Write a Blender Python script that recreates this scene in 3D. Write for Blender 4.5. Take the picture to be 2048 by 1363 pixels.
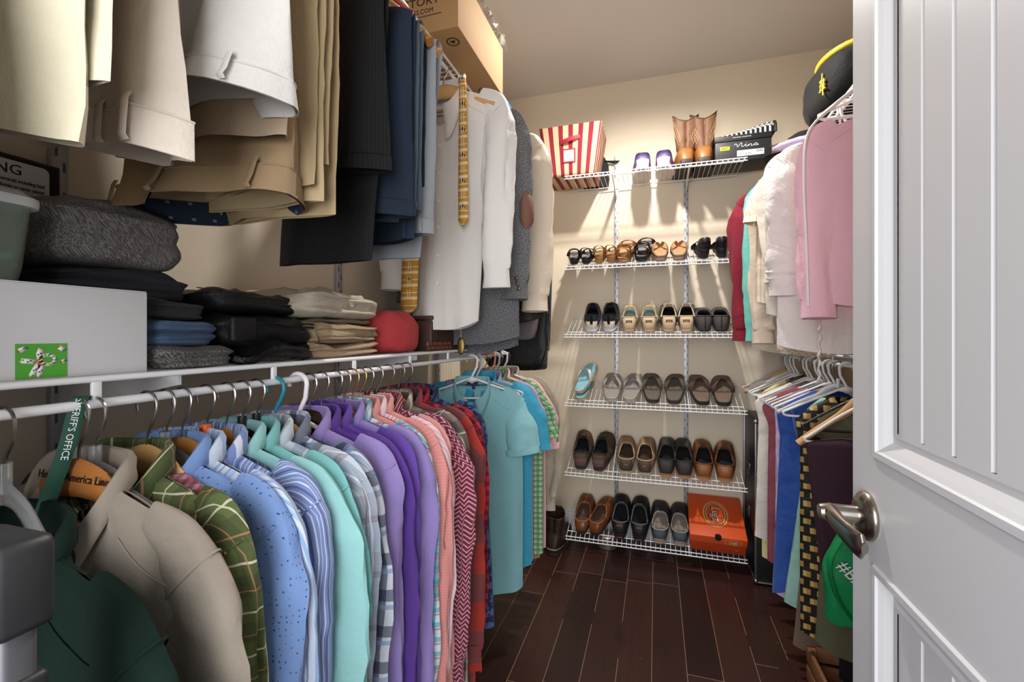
import bpy, bmesh, math, random
from mathutils import Vector, Matrix, noise
for _o in list(bpy.data.objects): bpy.data.objects.remove(_o)
SC = bpy.context.scene; SC.cycles.diffuse_bounces = 8; COL = SC.collection
pi = math.pi; rnd = random.Random(7)
# ------------------------------------------------------------------ camera
F = 912.0; CX = 1024.0; HY = 670.0; CAMZ = 1.21; YAW = math.radians(17.5)
cam = bpy.data.cameras.new('camera'); cam.sensor_width = 36; cam.lens = F/2048*36
cam.shift_y = -(681.5-HY)/2048; cam.clip_start = .02
co = bpy.data.objects.new('camera', cam); COL.objects.link(co)
co.location = (0, 0, CAMZ); co.rotation_euler = (pi/2, 0, YAW); SC.camera = co
# ------------------------------------------------------------------ world, lights, exposure
w = bpy.data.worlds.new('world'); SC.world = w; w.use_nodes = True
w.node_tree.nodes['Background'].inputs[0].default_value = (.85, .92, 1, 1)
w.node_tree.nodes['Background'].inputs[1].default_value = .6
SC.view_settings.view_transform = 'Standard'; SC.view_settings.look = 'None'
SC.view_settings.exposure = 0.0; SC.view_settings.gamma = 1; SC.view_settings.use_curve_mapping = False
def area(name, loc, rot, sx, sy, power, col):
    l = bpy.data.lights.new(name, 'AREA'); l.shape = 'RECTANGLE'; l.size = sx; l.size_y = sy
    l.energy = power; l.color = col
    o = bpy.data.objects.new(name, l); COL.objects.link(o); o.location = loc; o.rotation_euler = rot
    return o
# added fill panel behind the camera, brightening the closet through the open doorway
area('doorway_fill', (-.12, -1.35, 1.52), (math.radians(89), 0, 0), 1.8, 1.9, 98, (.97, .98, 1))
LAMP = (-.03, 1.97, 2.735)         # the closet's recessed ceiling lamp
pl = bpy.data.lights.new('ceiling_downlight', 'SPOT'); pl.energy = 120; pl.shadow_soft_size = .04; pl.color = (1, .955, .89)
pl.spot_size = math.radians(168); pl.spot_blend = .75
po = bpy.data.objects.new('ceiling_downlight', pl); COL.objects.link(po); po.location = (LAMP[0], LAMP[1], LAMP[2]-.03)

# ------------------------------------------------------------------ pixel -> world
def ray(px, py):
    d = Vector((-math.sin(YAW), math.cos(YAW), 0)) + (px-CX)/F*Vector((math.cos(YAW), math.sin(YAW), 0))
    d.z = (HY-py)/F
    return d
O3 = Vector((0, 0, CAMZ))
def atX(px, py, X): d = ray(px, py); return O3 + d*(X/d.x)
def atY(px, py, Y): d = ray(px, py); return O3 + d*(Y/d.y)
def atZ(px, py, Z): d = ray(px, py); return O3 + d*((Z-CAMZ)/d.z)

# ------------------------------------------------------------------ objects
def setp(o, label=None, cat=None, group=None, kind=None):
    if label: o['label'] = label
    if cat: o['category'] = cat
    if group: o['group'] = group
    if kind: o['kind'] = kind
    return o
def thing(name, label, cat, loc=(0, 0, 0), rot=(0, 0, 0), group=None):
    o = bpy.data.objects.new(name, None); COL.objects.link(o); o.empty_display_size = .05
    o.location = loc; o.rotation_euler = rot
    return setp(o, label, cat, group)
def V(*a): return Vector(a)
def lerp(a, b, t): return a + (b-a)*t
def smooth(a, b, x):
    t = max(0, min(1, (x-a)/(b-a))); return t*t*(3-2*t)
def nz(x, y=0, z=0): return noise.noise(Vector((x, y, z)))
def interp(tab, s):
    if s <= tab[0][0]: return tab[0][1]
    for (a, u), (b, v) in zip(tab, tab[1:]):
        if s <= b: return u + (v-u)*((s-a)/(b-a))
    return tab[-1][1]
def catmull(pts, n=6):
    pts = [Vector(p) for p in pts]; out = []
    for i in range(len(pts)-1):
        p0 = pts[max(i-1, 0)]; p1 = pts[i]; p2 = pts[i+1]; p3 = pts[min(i+2, len(pts)-1)]
        for k in range(n):
            t = k/n
            out.append(.5*((2*p1)+(p2-p0)*t+(2*p0-5*p1+4*p2-p3)*t*t+(3*p1-p0-3*p2+p3)*t**3))
    out.append(pts[-1]); return out
class MB:
    def __init__(s): s.v = []; s.f = []; s.uv = []
    def grid(s, P, U=None, flip=False):
        b = len(s.v); nr = len(P); nc = len(P[0])
        for i in range(nr):
            for j in range(nc):
                s.v.append(tuple(P[i][j])); s.uv.append(tuple(U[i][j]) if U else (P[i][j][0], P[i][j][2]))
        for i in range(nr-1):
            for j in range(nc-1):
                q = (b+i*nc+j, b+i*nc+j+1, b+(i+1)*nc+j+1, b+(i+1)*nc+j)
                s.f.append(q[::-1] if flip else q)
        return s
    def tube(s, path, r, n=8, rb=None, up=None, cap=True, disp=None, v0=0.0):
        path = [Vector(p) for p in path]; m = len(path); P = []; U = []; L = v0; prev = None
        for i, p in enumerate(path):
            t = (path[min(i+1, m-1)]-path[max(i-1, 0)])
            if t.length < 1e-9: t = Vector((0, 0, 1))
            t.normalize()
            if up is not None:
                nb = Vector(up); nb = nb - t*nb.dot(t)
                if nb.length < 1e-6: nb = t.orthogonal()
            elif prev is None: nb = t.orthogonal()
            else: nb = prev - t*prev.dot(t)
            nb.normalize(); prev = nb; na = nb.cross(t)
            ra = r[i] if hasattr(r, '__len__') else r
            rr = ra if rb is None else (rb[i] if hasattr(rb, '__len__') else rb)
            if i: L += (p-path[i-1]).length
            row = []; ur = []
            for k in range(n+1):
                a = 2*pi*k/n; q = 1.0
                if disp: q += disp(L, a if k < n else 0.0)
                row.append(p + na*(ra*math.cos(a)*q) + nb*(rr*math.sin(a)*q)); ur.append((k/n*pi*(ra+rr), L))
            P.append(row); U.append(ur)
        b = len(s.v); s.grid(P, U)
        if cap:
            s.f.append(tuple(b+k for k in range(n))[::-1]); e = b+(m-1)*(n+1); s.f.append(tuple(e+k for k in range(n)))
        return s
    def box(s, c, d, bev=0.0, M=None, seg=2):
        bm = bmesh.new(); bmesh.ops.create_cube(bm, size=1)
        for v in bm.verts: v.co = Vector((v.co.x*d[0], v.co.y*d[1], v.co.z*d[2]))
        if bev > 0:
            bmesh.ops.bevel(bm, geom=list(bm.edges), offset=bev, segments=seg, affect='EDGES', profile=.5)
        b = len(s.v); bm.verts.ensure_lookup_table(); c = Vector(c)
        for v in bm.verts:
            q = v.co.copy()
            if M is not None: q = M @ q
            s.v.append(tuple(q+c)); s.uv.append((v.co.x+v.co.y, v.co.z))
        for f in bm.faces: s.f.append(tuple(b+v.index for v in f.verts))
        bm.free(); return s
    def lathe(s, prof, n=20, c=(0, 0, 0), M=None):
        P = []; c = Vector(c)
        for r, z in prof:
            row = []
            for k in range(n+1):
                q = Vector((r*math.cos(2*pi*k/n), r*math.sin(2*pi*k/n), z))
                if M is not None: q = M @ q
                row.append(c+q)
            P.append(row)
        return s.grid(P)
    def poly(s, pts, uv=None):
        b = len(s.v)
        for p in pts: s.v.append(tuple(p)); s.uv.append((p[0], p[2]))
        s.f.append(tuple(range(b, b+len(pts)))); return s
    def build(s, name, mat, parent=None, flat=False, solid=0.0, loc=None, rot=None, off=0.0):
        me = bpy.data.meshes.new(name); me.from_pydata(s.v, [], s.f)
        ul = me.uv_layers.new(name='UVMap')
        for l in me.loops: ul.data[l.index].uv = s.uv[l.vertex_index]
        bm = bmesh.new(); bm.from_mesh(me); bmesh.ops.remove_doubles(bm, verts=bm.verts, dist=1e-6)
        bmesh.ops.recalc_face_normals(bm, faces=bm.faces)
        for f in bm.faces: f.smooth = not flat
        if not flat:
            for e in bm.edges:
                if len(e.link_faces) == 2 and e.calc_face_angle(0) > .9: e.smooth = False
        bm.to_mesh(me); bm.free()
        me.materials.append(mat)
        o = bpy.data.objects.new(name, me); COL.objects.link(o)
        if parent is not None: o.parent = parent
        if loc is not None: o.location = loc
        if rot is not None: o.rotation_euler = rot
        if solid:
            m = o.modifiers.new('thickness', 'SOLIDIFY'); m.thickness = abs(solid); m.offset = off
        return o
def dup(o, parent=None, **kw):
    c = o.copy(); COL.objects.link(c)
    if parent is not None: c.parent = parent
    for ch in list(o.children): dup(ch, c)
    return c
def text(name, body, size, mat, parent, loc, rot, ext=.0004, align='CENTER', shear=0, sx=1):
    cu = bpy.data.curves.new('tmp', 'FONT'); cu.body = body; cu.size = size; cu.extrude = ext
    cu.align_x = align; cu.align_y = 'CENTER'; cu.shear = shear; cu.resolution_u = 2
    t = bpy.data.objects.new('tmp', cu); COL.objects.link(t)
    dg = bpy.context.evaluated_depsgraph_get()
    me = bpy.data.meshes.new_from_object(t.evaluated_get(dg)); bpy.data.objects.remove(t); me.name = name
    me.materials.clear(); me.materials.append(mat)
    o = bpy.data.objects.new(name, me); COL.objects.link(o); o.parent = parent; o.location = loc
    o.rotation_euler = rot; o.scale = (sx, 1, 1)
    return o

# ------------------------------------------------------------------ materials
def hexc(h):
    h = h.lstrip('#'); c = [int(h[i:i+2], 16)/255 for i in (0, 2, 4)]
    return tuple(x/12.92 if x <= .04045 else ((x+.055)/1.055)**2.4 for x in c) + (1,)
_mc = {}; FK = [1.0]   # FK: colour factor of the cloth being defined, darkened to offset too bright lighting
class NT:
    def __init__(s, name):
        s.m = bpy.data.materials.new(name); s.m.use_nodes = True; s.t = s.m.node_tree
        s.b = s.t.nodes['Principled BSDF']; s.l = s.t.links
    def n(s, typ, **kw):
        x = s.t.nodes.new('ShaderNode'+typ)
        for k, v in kw.items(): setattr(x, k, v)
        return x
    def math(s, op, a, b=None, c=None):
        x = s.n('Math', operation=op)
        for i, q in enumerate((a, b, c)):
            if q is None: continue
            if isinstance(q, (int, float)): x.inputs[i].default_value = q
            else: s.l.new(q, x.inputs[i])
        return x.outputs[0]
    def mix(s, fac, a, b, mode='MIX'):
        x = s.n('Mix', data_type='RGBA', blend_type=mode)
        for sock, q in ((x.inputs[0], fac), (x.inputs[6], a), (x.inputs[7], b)):
            if isinstance(q, (int, float)): sock.default_value = q
            elif isinstance(q, tuple): sock.default_value = q
            else: s.l.new(q, sock)
        return x.outputs[2]
    def noise(s, scale, vec=None, detail=3, rough=.55):
        x = s.n('TexNoise'); x.inputs['Scale'].default_value = scale; x.inputs['Detail'].default_value = detail
        x.inputs['Roughness'].default_value = rough
        if vec is not None: s.l.new(vec, x.inputs['Vector'])
        return x.outputs['Fac']
    def bump(s, h, strength=.3, dist=.002):
        x = s.n('Bump'); x.inputs['Strength'].default_value = strength; x.inputs['Distance'].default_value = dist
        s.l.new(h, x.inputs['Height']); s.l.new(x.outputs[0], s.b.inputs['Normal'])
def mat(name, col, rough=.5, metal=0.0, bump=None, var=None, trans=0.0, spec=None, emis=None, ior=None, alpha=None):
    if name in _mc: return _mc[name]
    t = NT(name); b = t.b; c = hexc(col)
    b.inputs['Base Color'].default_value = c; b.inputs['Roughness'].default_value = rough; b.inputs['Metallic'].default_value = metal
    if spec is not None: b.inputs['Specular IOR Level'].default_value = spec
    if trans: b.inputs['Transmission Weight'].default_value = trans
    if ior: b.inputs['IOR'].default_value = ior
    if alpha is not None: b.inputs['Alpha'].default_value = alpha
    if emis: b.inputs['Emission Color'].default_value = c; b.inputs['Emission Strength'].default_value = emis
    if var or bump: vec = t.n('TexCoord').outputs['Object']
    if var: t.l.new(t.mix(t.math('MULTIPLY', t.noise(var[0], vec), 1.0), c, hexc(var[1])), b.inputs['Base Color'])
    if bump: t.bump(t.noise(bump[0], vec, 4), bump[1], bump[2] if len(bump) > 2 else .002)
    _mc[name] = t.m; return t.m
def hexf(h): return tuple(x*FK[0] for x in hexc(h)[:3]) + (1,)
def fab(name, col, layers=(), rough=.85, wr=.16, sheen=.04, nap=None):
    """woven cloth; layers in UV metres: ('s',axis,period,width,offset,colour,alpha) stripes, ('d',scale,radius,colour) dots, ('n',scale,colour,amount) mottle, ('z',period,width,amp,zperiod,colour) zigzag, ('i',sx,sy,w,h,colour) bricks"""
    if name in _mc: return _mc[name]
    t = NT(name); b = t.b; uv = t.n('UVMap').outputs[0]; sep = t.n('SeparateXYZ'); t.l.new(uv, sep.inputs[0])
    ax = {'x': sep.outputs[0], 'y': sep.outputs[1]}
    cur = hexf(col)
    for L in layers:
        if L[0] == 's':
            _, a, per, wd, off, c, al = L
            f = t.math('FRACT', t.math('DIVIDE', t.math('ADD', ax[a], off+20*per), per))
            cur = t.mix(t.math('MULTIPLY', t.math('LESS_THAN', f, wd/per), al), cur, hexf(c))
        elif L[0] == 'd':
            vo = t.n('TexVoronoi'); vo.inputs['Scale'].default_value = L[1]; vo.inputs['Randomness'].default_value = L[4] if len(L) > 4 else .35
            t.l.new(uv, vo.inputs['Vector'])
            cur = t.mix(t.math('LESS_THAN', vo.outputs['Distance'], L[2]), cur, hexf(L[3]))
        elif L[0] == 'n':
            cur = t.mix(t.math('MULTIPLY', t.math('GREATER_THAN', t.noise(L[1], uv), .5), L[3]) if len(L) > 4 else t.math('MULTIPLY', t.noise(L[1], uv), L[3]), cur, hexf(L[2]))
        elif L[0] == 'z':
            _, per, wd, amp, zp, c = L
            tri = t.math('PINGPONG', ax['x'], zp)
            f = t.math('FRACT', t.math('DIVIDE', t.math('ADD', t.math('ADD', ax['y'], t.math('MULTIPLY', tri, amp)), 20*per), per))
            cur = t.mix(t.math('LESS_THAN', f, wd/per), cur, hexf(c))
        elif L[0] == 'i':
            _, sx, sy, wx, wy, c = L
            row = t.math('FLOOR', t.math('DIVIDE', ax['y'], sy))
            fx = t.math('FRACT', t.math('ADD', t.math('DIVIDE', t.math('ADD', ax['x'], 20*sx), sx), t.math('MULTIPLY', row, .5)))
            fy = t.math('FRACT', t.math('DIVIDE', t.math('ADD', ax['y'], 20*sy), sy))
            cur = t.mix(t.math('MULTIPLY', t.math('LESS_THAN', fx, wx/sx), t.math('LESS_THAN', fy, wy/sy)), cur, hexf(c))
    if isinstance(cur, tuple): b.inputs['Base Color'].default_value = cur
    else: t.l.new(cur, b.inputs['Base Color'])
    b.inputs['Roughness'].default_value = rough; b.inputs['Sheen Weight'].default_value = sheen; b.inputs['Specular IOR Level'].default_value = .25
    ob = t.n('TexCoord').outputs['Object']
    cr = t.n('TexNoise'); cr.inputs['Scale'].default_value = 11; cr.inputs['Detail'].default_value = 4; cr.inputs['Distortion'].default_value = 1.3; t.l.new(ob, cr.inputs['Vector'])
    h = t.math('ADD', t.math('ADD', t.math('MULTIPLY', cr.outputs['Fac'], 1.9), t.math('MULTIPLY', t.noise(26, ob, 4, .6), .7)), t.math('MULTIPLY', t.noise(nap or 300, ob, 2), .25 if not nap else .8))
    t.bump(h, wr, .012)
    _mc[name] = t.m; return t.m
def m_wall(name, col, sc=90, st=.12):
    return mat(name, col, .75, bump=(sc, st, .003), spec=.3)
def m_floor():
    t = NT('dark_plank_floor'); b = t.b; pos = t.n('TexCoord').outputs['Object']; sp = t.n('SeparateXYZ'); t.l.new(pos, sp.inputs[0])
    PW = .121; gx = t.math('DIVIDE', t.math('ADD', sp.outputs[0], .015+PW*20), PW)
    idx = t.math('FLOOR', gx); fx = t.math('FRACT', gx)
    wn = t.n('TexWhiteNoise', noise_dimensions='1D'); t.l.new(idx, wn.inputs['W'])
    gy = t.math('DIVIDE', t.math('ADD', sp.outputs[1], t.math('MULTIPLY', wn.outputs['Value'], 1.9)), .78)
    fy = t.math('FRACT', gy); iy = t.math('FLOOR', gy)
    w2 = t.n('TexWhiteNoise', noise_dimensions='2D'); cb = t.n('CombineXYZ'); t.l.new(idx, cb.inputs[0]); t.l.new(iy, cb.inputs[1]); t.l.new(cb.outputs[0], w2.inputs['Vector'])
    mp = t.n('Mapping'); t.l.new(pos, mp.inputs[0]); mp.inputs['Scale'].default_value = (28, 2.2, 1)
    ad = t.n('VectorMath', operation='ADD'); t.l.new(mp.outputs[0], ad.inputs[0]); t.l.new(w2.outputs['Color'], ad.inputs[1])
    gr = t.noise(2.2, ad.outputs[0], 6, .65)
    c = t.mix(w2.outputs['Value'], hexc('#2a1512'), hexc('#4a2720'))
    c = t.mix(t.math('MULTIPLY', gr, .85), c, hexc('#180b09'))
    bl = t.noise(5, pos, 3)
    c = t.mix(t.math('MULTIPLY', t.math('GREATER_THAN', bl, .63), .35), c, hexc('#140a08'))
    spk = t.n('TexVoronoi'); spk.inputs['Scale'].default_value = 16; t.l.new(pos, spk.inputs['Vector'])
    c = t.mix(t.math('MULTIPLY', t.math('LESS_THAN', spk.outputs['Distance'], .06), .5), c, hexc('#6b5a50'))
    sx = t.math('LESS_THAN', fx, .016); sy = t.math('LESS_THAN', fy, .0026)
    seam = t.math('MAXIMUM', sx, sy)
    sc_ = t.mix(t.math('GREATER_THAN', t.noise(1.6, pos, 2), .42), hexc('#1a0f0c'), hexc('#a5806a'))  # bevel highlights painted as tan stretches into the dark seams
    c = t.mix(t.math('MULTIPLY', seam, .85), c, sc_)
    t.l.new(c, b.inputs['Base Color'])
    t.l.new(t.math('ADD', .24, t.math('MULTIPLY', gr, .25)), b.inputs['Roughness'])
    t.bump(t.math('SUBTRACT', t.math('MULTIPLY', gr, .4), seam), .25, .002)
    return t.m

WHITE = mat('white_coated_wire', '#e9e9ea', .35)
STEEL = mat('steel_standard', '#b4b5b8', .4, .4)
SLOT = mat('slot_dark', '#4e535c', .6)
CHROME = mat('hook_steel', '#9b9794', .3, 1.0)
BRASSW = mat('hook_brass', '#a5875a', .35, .9)
WOOD = mat('hanger_wood', '#b9803f', .35, var=(9, '#9a6128'), bump=(40, .05))
WOODL = mat('hanger_wood_pale', '#cfa56e', .4, var=(9, '#b98a52'))
WOODR = mat('hanger_wood_red', '#b4763f', .35, var=(7, '#a0622f'))
WOODD = mat('hanger_wood_dark', '#3a241c', .35, var=(9, '#24140f'))
PWHITE = mat('white_plastic', '#e4e2e3', .35)
PGREY = mat('grey_plastic', '#b9b9ba', .4)
PBLACK = mat('black_plastic', '#1c1b1d', .35)
PRED = mat('red_plastic', '#a63b33', .35)
PCORAL = mat('coral_plastic', '#d98570', .4)
PCLEAR = mat('clear_plastic', '#e8eaec', .12, trans=.85, ior=1.3)
PTEAL = mat('teal_rubber', '#1d7f96', .4)
# ================================================================== the room
CEIL = 2.74; YB = 2.83; XL = -.975; XR = .94; YF = .05
wallm = m_wall('warm_beige_paint', '#dccfba'); ceilm = m_wall('ceiling_paint', '#d6d1ca', 60, .2)
trimm = mat('white_trim_paint', '#dfdedf', .35)
def plane_box(name, lo, hi, m):
    c = [(a+b)/2 for a, b in zip(lo, hi)]; d = [b-a for a, b in zip(lo, hi)]
    return setp(MB().box(c, d).build(name, m, flat=True), kind='structure')
plane_box('floor', (XL-.1, -1.9, -.06), (XR+.1, YB+.1, 0), m_floor())
plane_box('ceiling', (XL-.1, -.07, CEIL), (XR+.1, YB+.1, CEIL+.06), ceilm)
plane_box('wall_back', (XL-.1, YB, 0), (XR+.1, YB+.1, CEIL), wallm)
plane_box('wall_left', (XL-.1, -.07, 0), (XL, YB, CEIL), wallm)
plane_box('wall_right', (XR, -.07, 0), (XR+.1, YB, CEIL), wallm)
DX = .31                      # plane of the open door
fw = MB(); DL = -.52
fw.box(((XL+DL)/2, (YF-.07)/2, CEIL/2), (DL-XL, .12, CEIL))
fw.box(((XR+DX+.03)/2, (YF-.07)/2, CEIL/2), (XR-DX-.03, .12, CEIL))
fw.box(((DL+DX+.03)/2, (YF-.07)/2, (CEIL+2.06)/2), (DX+.03-DL, .12, CEIL-2.06))
setp(fw.build('wall_front', wallm, flat=True), kind='structure')
def baseboard(name, c, d):
    m = MB(); m.box(c, d, .002); t = list(c); t[2] = .118; dd = list(d); dd[2] = .016
    k = 0 if d[0] < d[1] else 1; dd[k] *= .6; m.box(t, dd, .004)
    return setp(m.build(name, trimm), kind='structure')
baseboard('baseboard_back', ((XL+XR)/2, YB-.0075, .055), (XR-XL, .015, .11))
baseboard('baseboard_left', (XL+.0075, YB/2, .055), (.015, YB-.12, .11))
baseboard('baseboard_right', (XR-.0075, YB/2, .055), (.015, YB-.12, .11))
# recessed ceiling lamp: white trim ring with its lens
lt = thing('ceiling_lamp', 'round white recessed ceiling lamp in the middle of the closet ceiling', 'ceiling lamp', (LAMP[0], LAMP[1], CEIL))
MB().lathe([(.062, -.0005), (.066, -.006), (.088, -.005), (.098, -.0005)], 32).build('trim_ring', mat('lamp_trim', '#dcd8d0', .4), lt)
MB().lathe([(0, -.002), (.063, -.002)], 32).build('lens', mat('lamp_lens', '#fff3e0', .5, emis=6), lt)
# ------------------------------------------------------------------ the open white door
def door():
    t = thing('door_1', 'white panelled door standing open along the right side with lever handle', 'door', (DX, 0, 0)); t['kind'] = 'structure'
    y0, y1, h, th = .075, .886, 2.03, .035
    dm = mat('door_white_paint', '#d6d6d9', .38, bump=(14, .05, .004))
    # panels: (ya,yb,za,zb); the face towards the camera is at x=0, door body behind it (x>0)
    st = .075; pans = [(y0+st, y1-st, 1.027, h-.11), (y0+st, y1-st, .2, .87)]
    m = MB(); ys = [y0, y0+st, y1-st, y1]
    def rect(ya, yb, za, zb, x=0.0, x2=None):
        x2 = x if x2 is None else x2
        m.poly([(x, ya, za), (x, yb, za), (x2, yb, zb), (x2, ya, zb)])
    for x in (0.0,):
        rect(y0, ys[1], 0, h); rect(ys[2], y1, 0, h)
        rect(ys[1], ys[2], 0, .2); rect(ys[1], ys[2], .87, 1.027); rect(ys[1], ys[2], h-.11, h)
    m.poly([(0, y1, 0), (th, y1, 0), (th, y1, h), (0, y1, h)]); m.poly([(0, y0, 0), (th, y0, 0), (th, y0, h), (0, y0, h)])
    m.poly([(th, y0, 0), (th, y1, 0), (th, y1, h), (th, y0, h)]); m.poly([(0, y0, h), (0, y1, h), (th, y1, h), (th, y0, h)])
    m.poly([(0, y0, 0), (0, y1, 0), (th, y1, 0), (th, y0, 0)])
    m.build('door_leaf', dm, t, flat=True)
    for (ya, yb, za, zb) in pans:
        # moulding rings: (inset, depth)
        prof = [(0, 0), (.003, -.0035), (.012, -.0035), (.014, 0), (.020, .004), (.030, .012), (.036, .013), (.040, .010), (.046, .010)]
        q = MB(); P = []
        for ins, dp in prof:
            P.append([V(dp, ya+ins, za+ins), V(dp, yb-ins, za+ins), V(dp, yb-ins, zb-ins), V(dp, ya+ins, zb-ins), V(dp, ya+ins, za+ins)])
        q.grid(P); q.build('panel_moulding', dm, t, flat=True)
        q = MB(); i = .046; n = 9; ww = (yb-ya-2*i)/n
        for k in range(n):
            a = ya+i+k*ww; b = a+ww; g = .004
            q.grid([[V(.010, a+g, za+i), V(.010, a+g, zb-i)], [V(.010, b-g, za+i), V(.010, b-g, zb-i)], [V(.0135, b, za+i), V(.0135, b, zb-i)]])
            q.grid([[V(.0135, a, za+i), V(.0135, a, zb-i)], [V(.010, a+g, za+i), V(.010, a+g, zb-i)]])
        q.build('plank_panel', dm, t, flat=True)
    ni = mat('satin_nickel', '#a7a097', .25, 1.0)
    hz = .935; hy = y1-.06
    R = Matrix.Rotation(-pi/2, 3, 'Y')
    h_ = MB().lathe([(.0, .0), (.035, 0), (.037, .003), (.036, .007), (.029, .013), (.018, .016), (.0, .016)], 32, (0, hy, hz), R).build('handle_rose', ni, t)
    m = MB().lathe([(.0135, .01), (.0135, .045), (.0125, .06), (.011, .066), (0, .067)], 20, (0, hy, hz), R)
    m.build('handle_neck', ni, t)
    pth = catmull([(-.05, hy+.006, hz+.001), (-.052, hy-.02, hz+.0), (-.052, hy-.05, hz-.004), (-.049, hy-.085, hz-.008), (-.044, hy-.105, hz-.010)], 5)
    n = len(pth); MB().tube(pth, [lerp(.012, .019, i/(n-1)) if i < n-2 else .008 for i in range(n)], 14, rb=[lerp(.012, .005, i/(n-1)) for i in range(n)], up=(1, 0, 0)).build('handle_lever', ni, t)
    MB().box((.0175, y1+.0005, hz), (.026, .001, .057)).build('latch_plate', ni, t)
    for z in (.2, 1.02, 1.83):
        MB().tube([(-.004, y0-.006, z-.045), (-.004, y0-.006, z+.045)], .006, 10).build('hinge', ni, t)
door()
# ------------------------------------------------------------------ wire shelving
def upright(X, Y, z0, z1, ax, label, group):
    t = thing('wall_upright', label, 'wall standard', (X, Y, z0), group=group); L = z1-z0
    m = MB()
    if ax == 'y': m.box((0, -.006, L/2), (.025, .012, L), .001)
    else: m.box((ax*.006, 0, L/2), (.012, .025, L), .001)
    m.build('channel', STEEL, t)
    s = MB(); n = int(L/.05)
    for k in range(n):
        for q in (-1, 1):
            z = .02+k*.05+(.025 if q > 0 else 0)
            if z > L-.02: continue
            if ax == 'y': s.box((q*.0055, -.0122, z), (.0035, .0012, .016))
            else: s.box((ax*.0122, q*.0055, z), (.0012, .0035, .016))
    s.build('slots', SLOT, t, flat=True)
def rack_shelf(z, slope, label, x0=-.492, x1=.440):
    """36 inch wire shoe shelf on the back wall, front edge at y=2.55"""
    t = thing('wire_shoe_shelf', label, 'wire shelf', ((x0+x1)/2, 2.545, z), group='wire shelves on the back wall')
    hw = (x1-x0)/2; dy = .262; dz = .108 if slope else 0.0
    rr = .003
    m = MB()
    for yy, zz in ((0, 0), (-.004, -.016)): m.tube([(-hw, yy, zz), (hw, yy, zz)], rr, 8)
    m.build('front_rails', WHITE, t)
    m = MB()
    for f in (.16, .985): m.tube([(-hw+.01, f*dy, f*dz-.004), (hw-.01, f*dy, f*dz-.004)], .0027, 8)
    m.build('deck_rails', WHITE, t)
    m = MB(); n = 37
    for k in range(n):
        x = -hw+.012+(2*hw-.024)*k/(n-1)
        m.tube([(x, -.004, -.017), (x, 0, .0015), (x, .006, .002), (x, dy, dz+.001)], .0015, 5)
    m.build('deck_wires', WHITE, t)
    for X in (-.227, .167):
        b = MB(); xx = X-(x0+x1)/2
        b.grid([[V(xx-.0015, .0, -.006), V(xx-.0015, .0, -.022)], [V(xx-.0015, dy, dz-.006), V(xx-.0015, dy+.008, dz-.07)]])
        b.grid([[V(xx+.0015, .0, -.006), V(xx+.0015, .0, -.022)], [V(xx+.0015, dy, dz-.006), V(xx+.0015, dy+.008, dz-.07)]])
        b.build('bracket', WHITE, t, flat=True, solid=.002)
    return t
upright(-.227, YB, .10, 2.29, 'y', 'slotted metal wall standard on the back wall, left one', None)
upright(.167, YB, .10, 2.20, 'y', 'slotted metal wall standard on the back wall, right one', None)
ROWZ = [2.105, 1.595, 1.214, .828, .438, .079]
names = ['topmost wire shelf on the back wall holding the striped bin and boots', 'second wire shelf from the top holding the sandals', 'third wire shelf from the top holding the leopard sneakers', 'fourth wire shelf from the top holding the flip-flops', 'fifth wire shelf from the top holding the hiking shoes', 'lowest wire shelf on the back wall holding the orange shoe box']
for i, z in enumerate(ROWZ): rack_shelf(z, i > 0, names[i])
def long_shelf(side, xf, xw, y0, y1, z, label, rod=.031, nconn=None, brk=()):
    """closet shelf along a side wall; front edge at x=xf, wall at x=xw; hanging rod under the lip"""
    t = thing('wire_closet_shelf', label, 'wire shelf', (xf, (y0+y1)/2, z)); L = y1-y0; h = L/2; d = xw-xf; s = 1 if d > 0 else -1
    MB().tube([(0, -h, 0), (0, h, 0)], .0045, 8).build('front_rail', WHITE, t)
    MB().tube([(0, -h, -rod), (0, h, -rod)], .0062, 10).build('hanging_rod', WHITE, t)
    m = MB()
    for f in (.33, .66, .97): m.tube([(d*f, -h, -.004), (d*f, h, -.004)], .003, 6)
    m.build('deck_rails', WHITE, t)
    m = MB(); n = int(L/.0254)
    for k in range(n+1):
        y = -h+.002+(L-.004)*k/n; m.tube([(-s*.001, y, .001), (d*.985, y, .001)], .0015, 5)
    m.build('deck_wires', WHITE, t)
    for y in (nconn or []):
        MB().box((0, y-(y0+y1)/2, -rod/2), (.005, .011, rod), .001).build('rod_connector', WHITE, t)
    for y in brk:
        b = MB(); yy = y-(y0+y1)/2
        for o in (-.0015, .0015): b.grid([[V(.0+d*.05, yy+o, -.006), V(d*.05, yy+o, -.02)], [V(d*.985, yy+o, -.006), V(d*.985, yy+o, -.075)]])
        b.build('bracket', WHITE, t, flat=True, solid=.002)
    return t
LX = -.672; LZ = 1.155; RODL = LZ-.031; UZ = 2.14; RODU = UZ-.034
conn = [.39, .67, .905, 1.16, 1.41, 1.70, 1.98]
long_shelf('l', LX, XL, .06, 2.07, LZ, 'lower white wire shelf and hanging rod on the left wall', nconn=conn, brk=(.507, 1.224, 1.92))
long_shelf('l', LX, XL, .06, 2.62, UZ, 'upper white wire shelf and hanging rod on the left wall', rod=.034, nconn=[.42, .93, 1.5, 1.78, 2.3], brk=(1.224, 1.92))
for y, nm in ((.507, 'behind the white cardboard box'), (1.224, 'behind the pink and burgundy shirts'), (1.92, 'behind the aqua polo shirt')):
    upright(XL, y, .35, 2.2, 1, 'slotted metal standard on the left wall '+nm, None)
RX = .635; RZU = 2.05; RZL = 1.135; RODRU = RZU-.034; RODRL = RZL-.031
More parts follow.
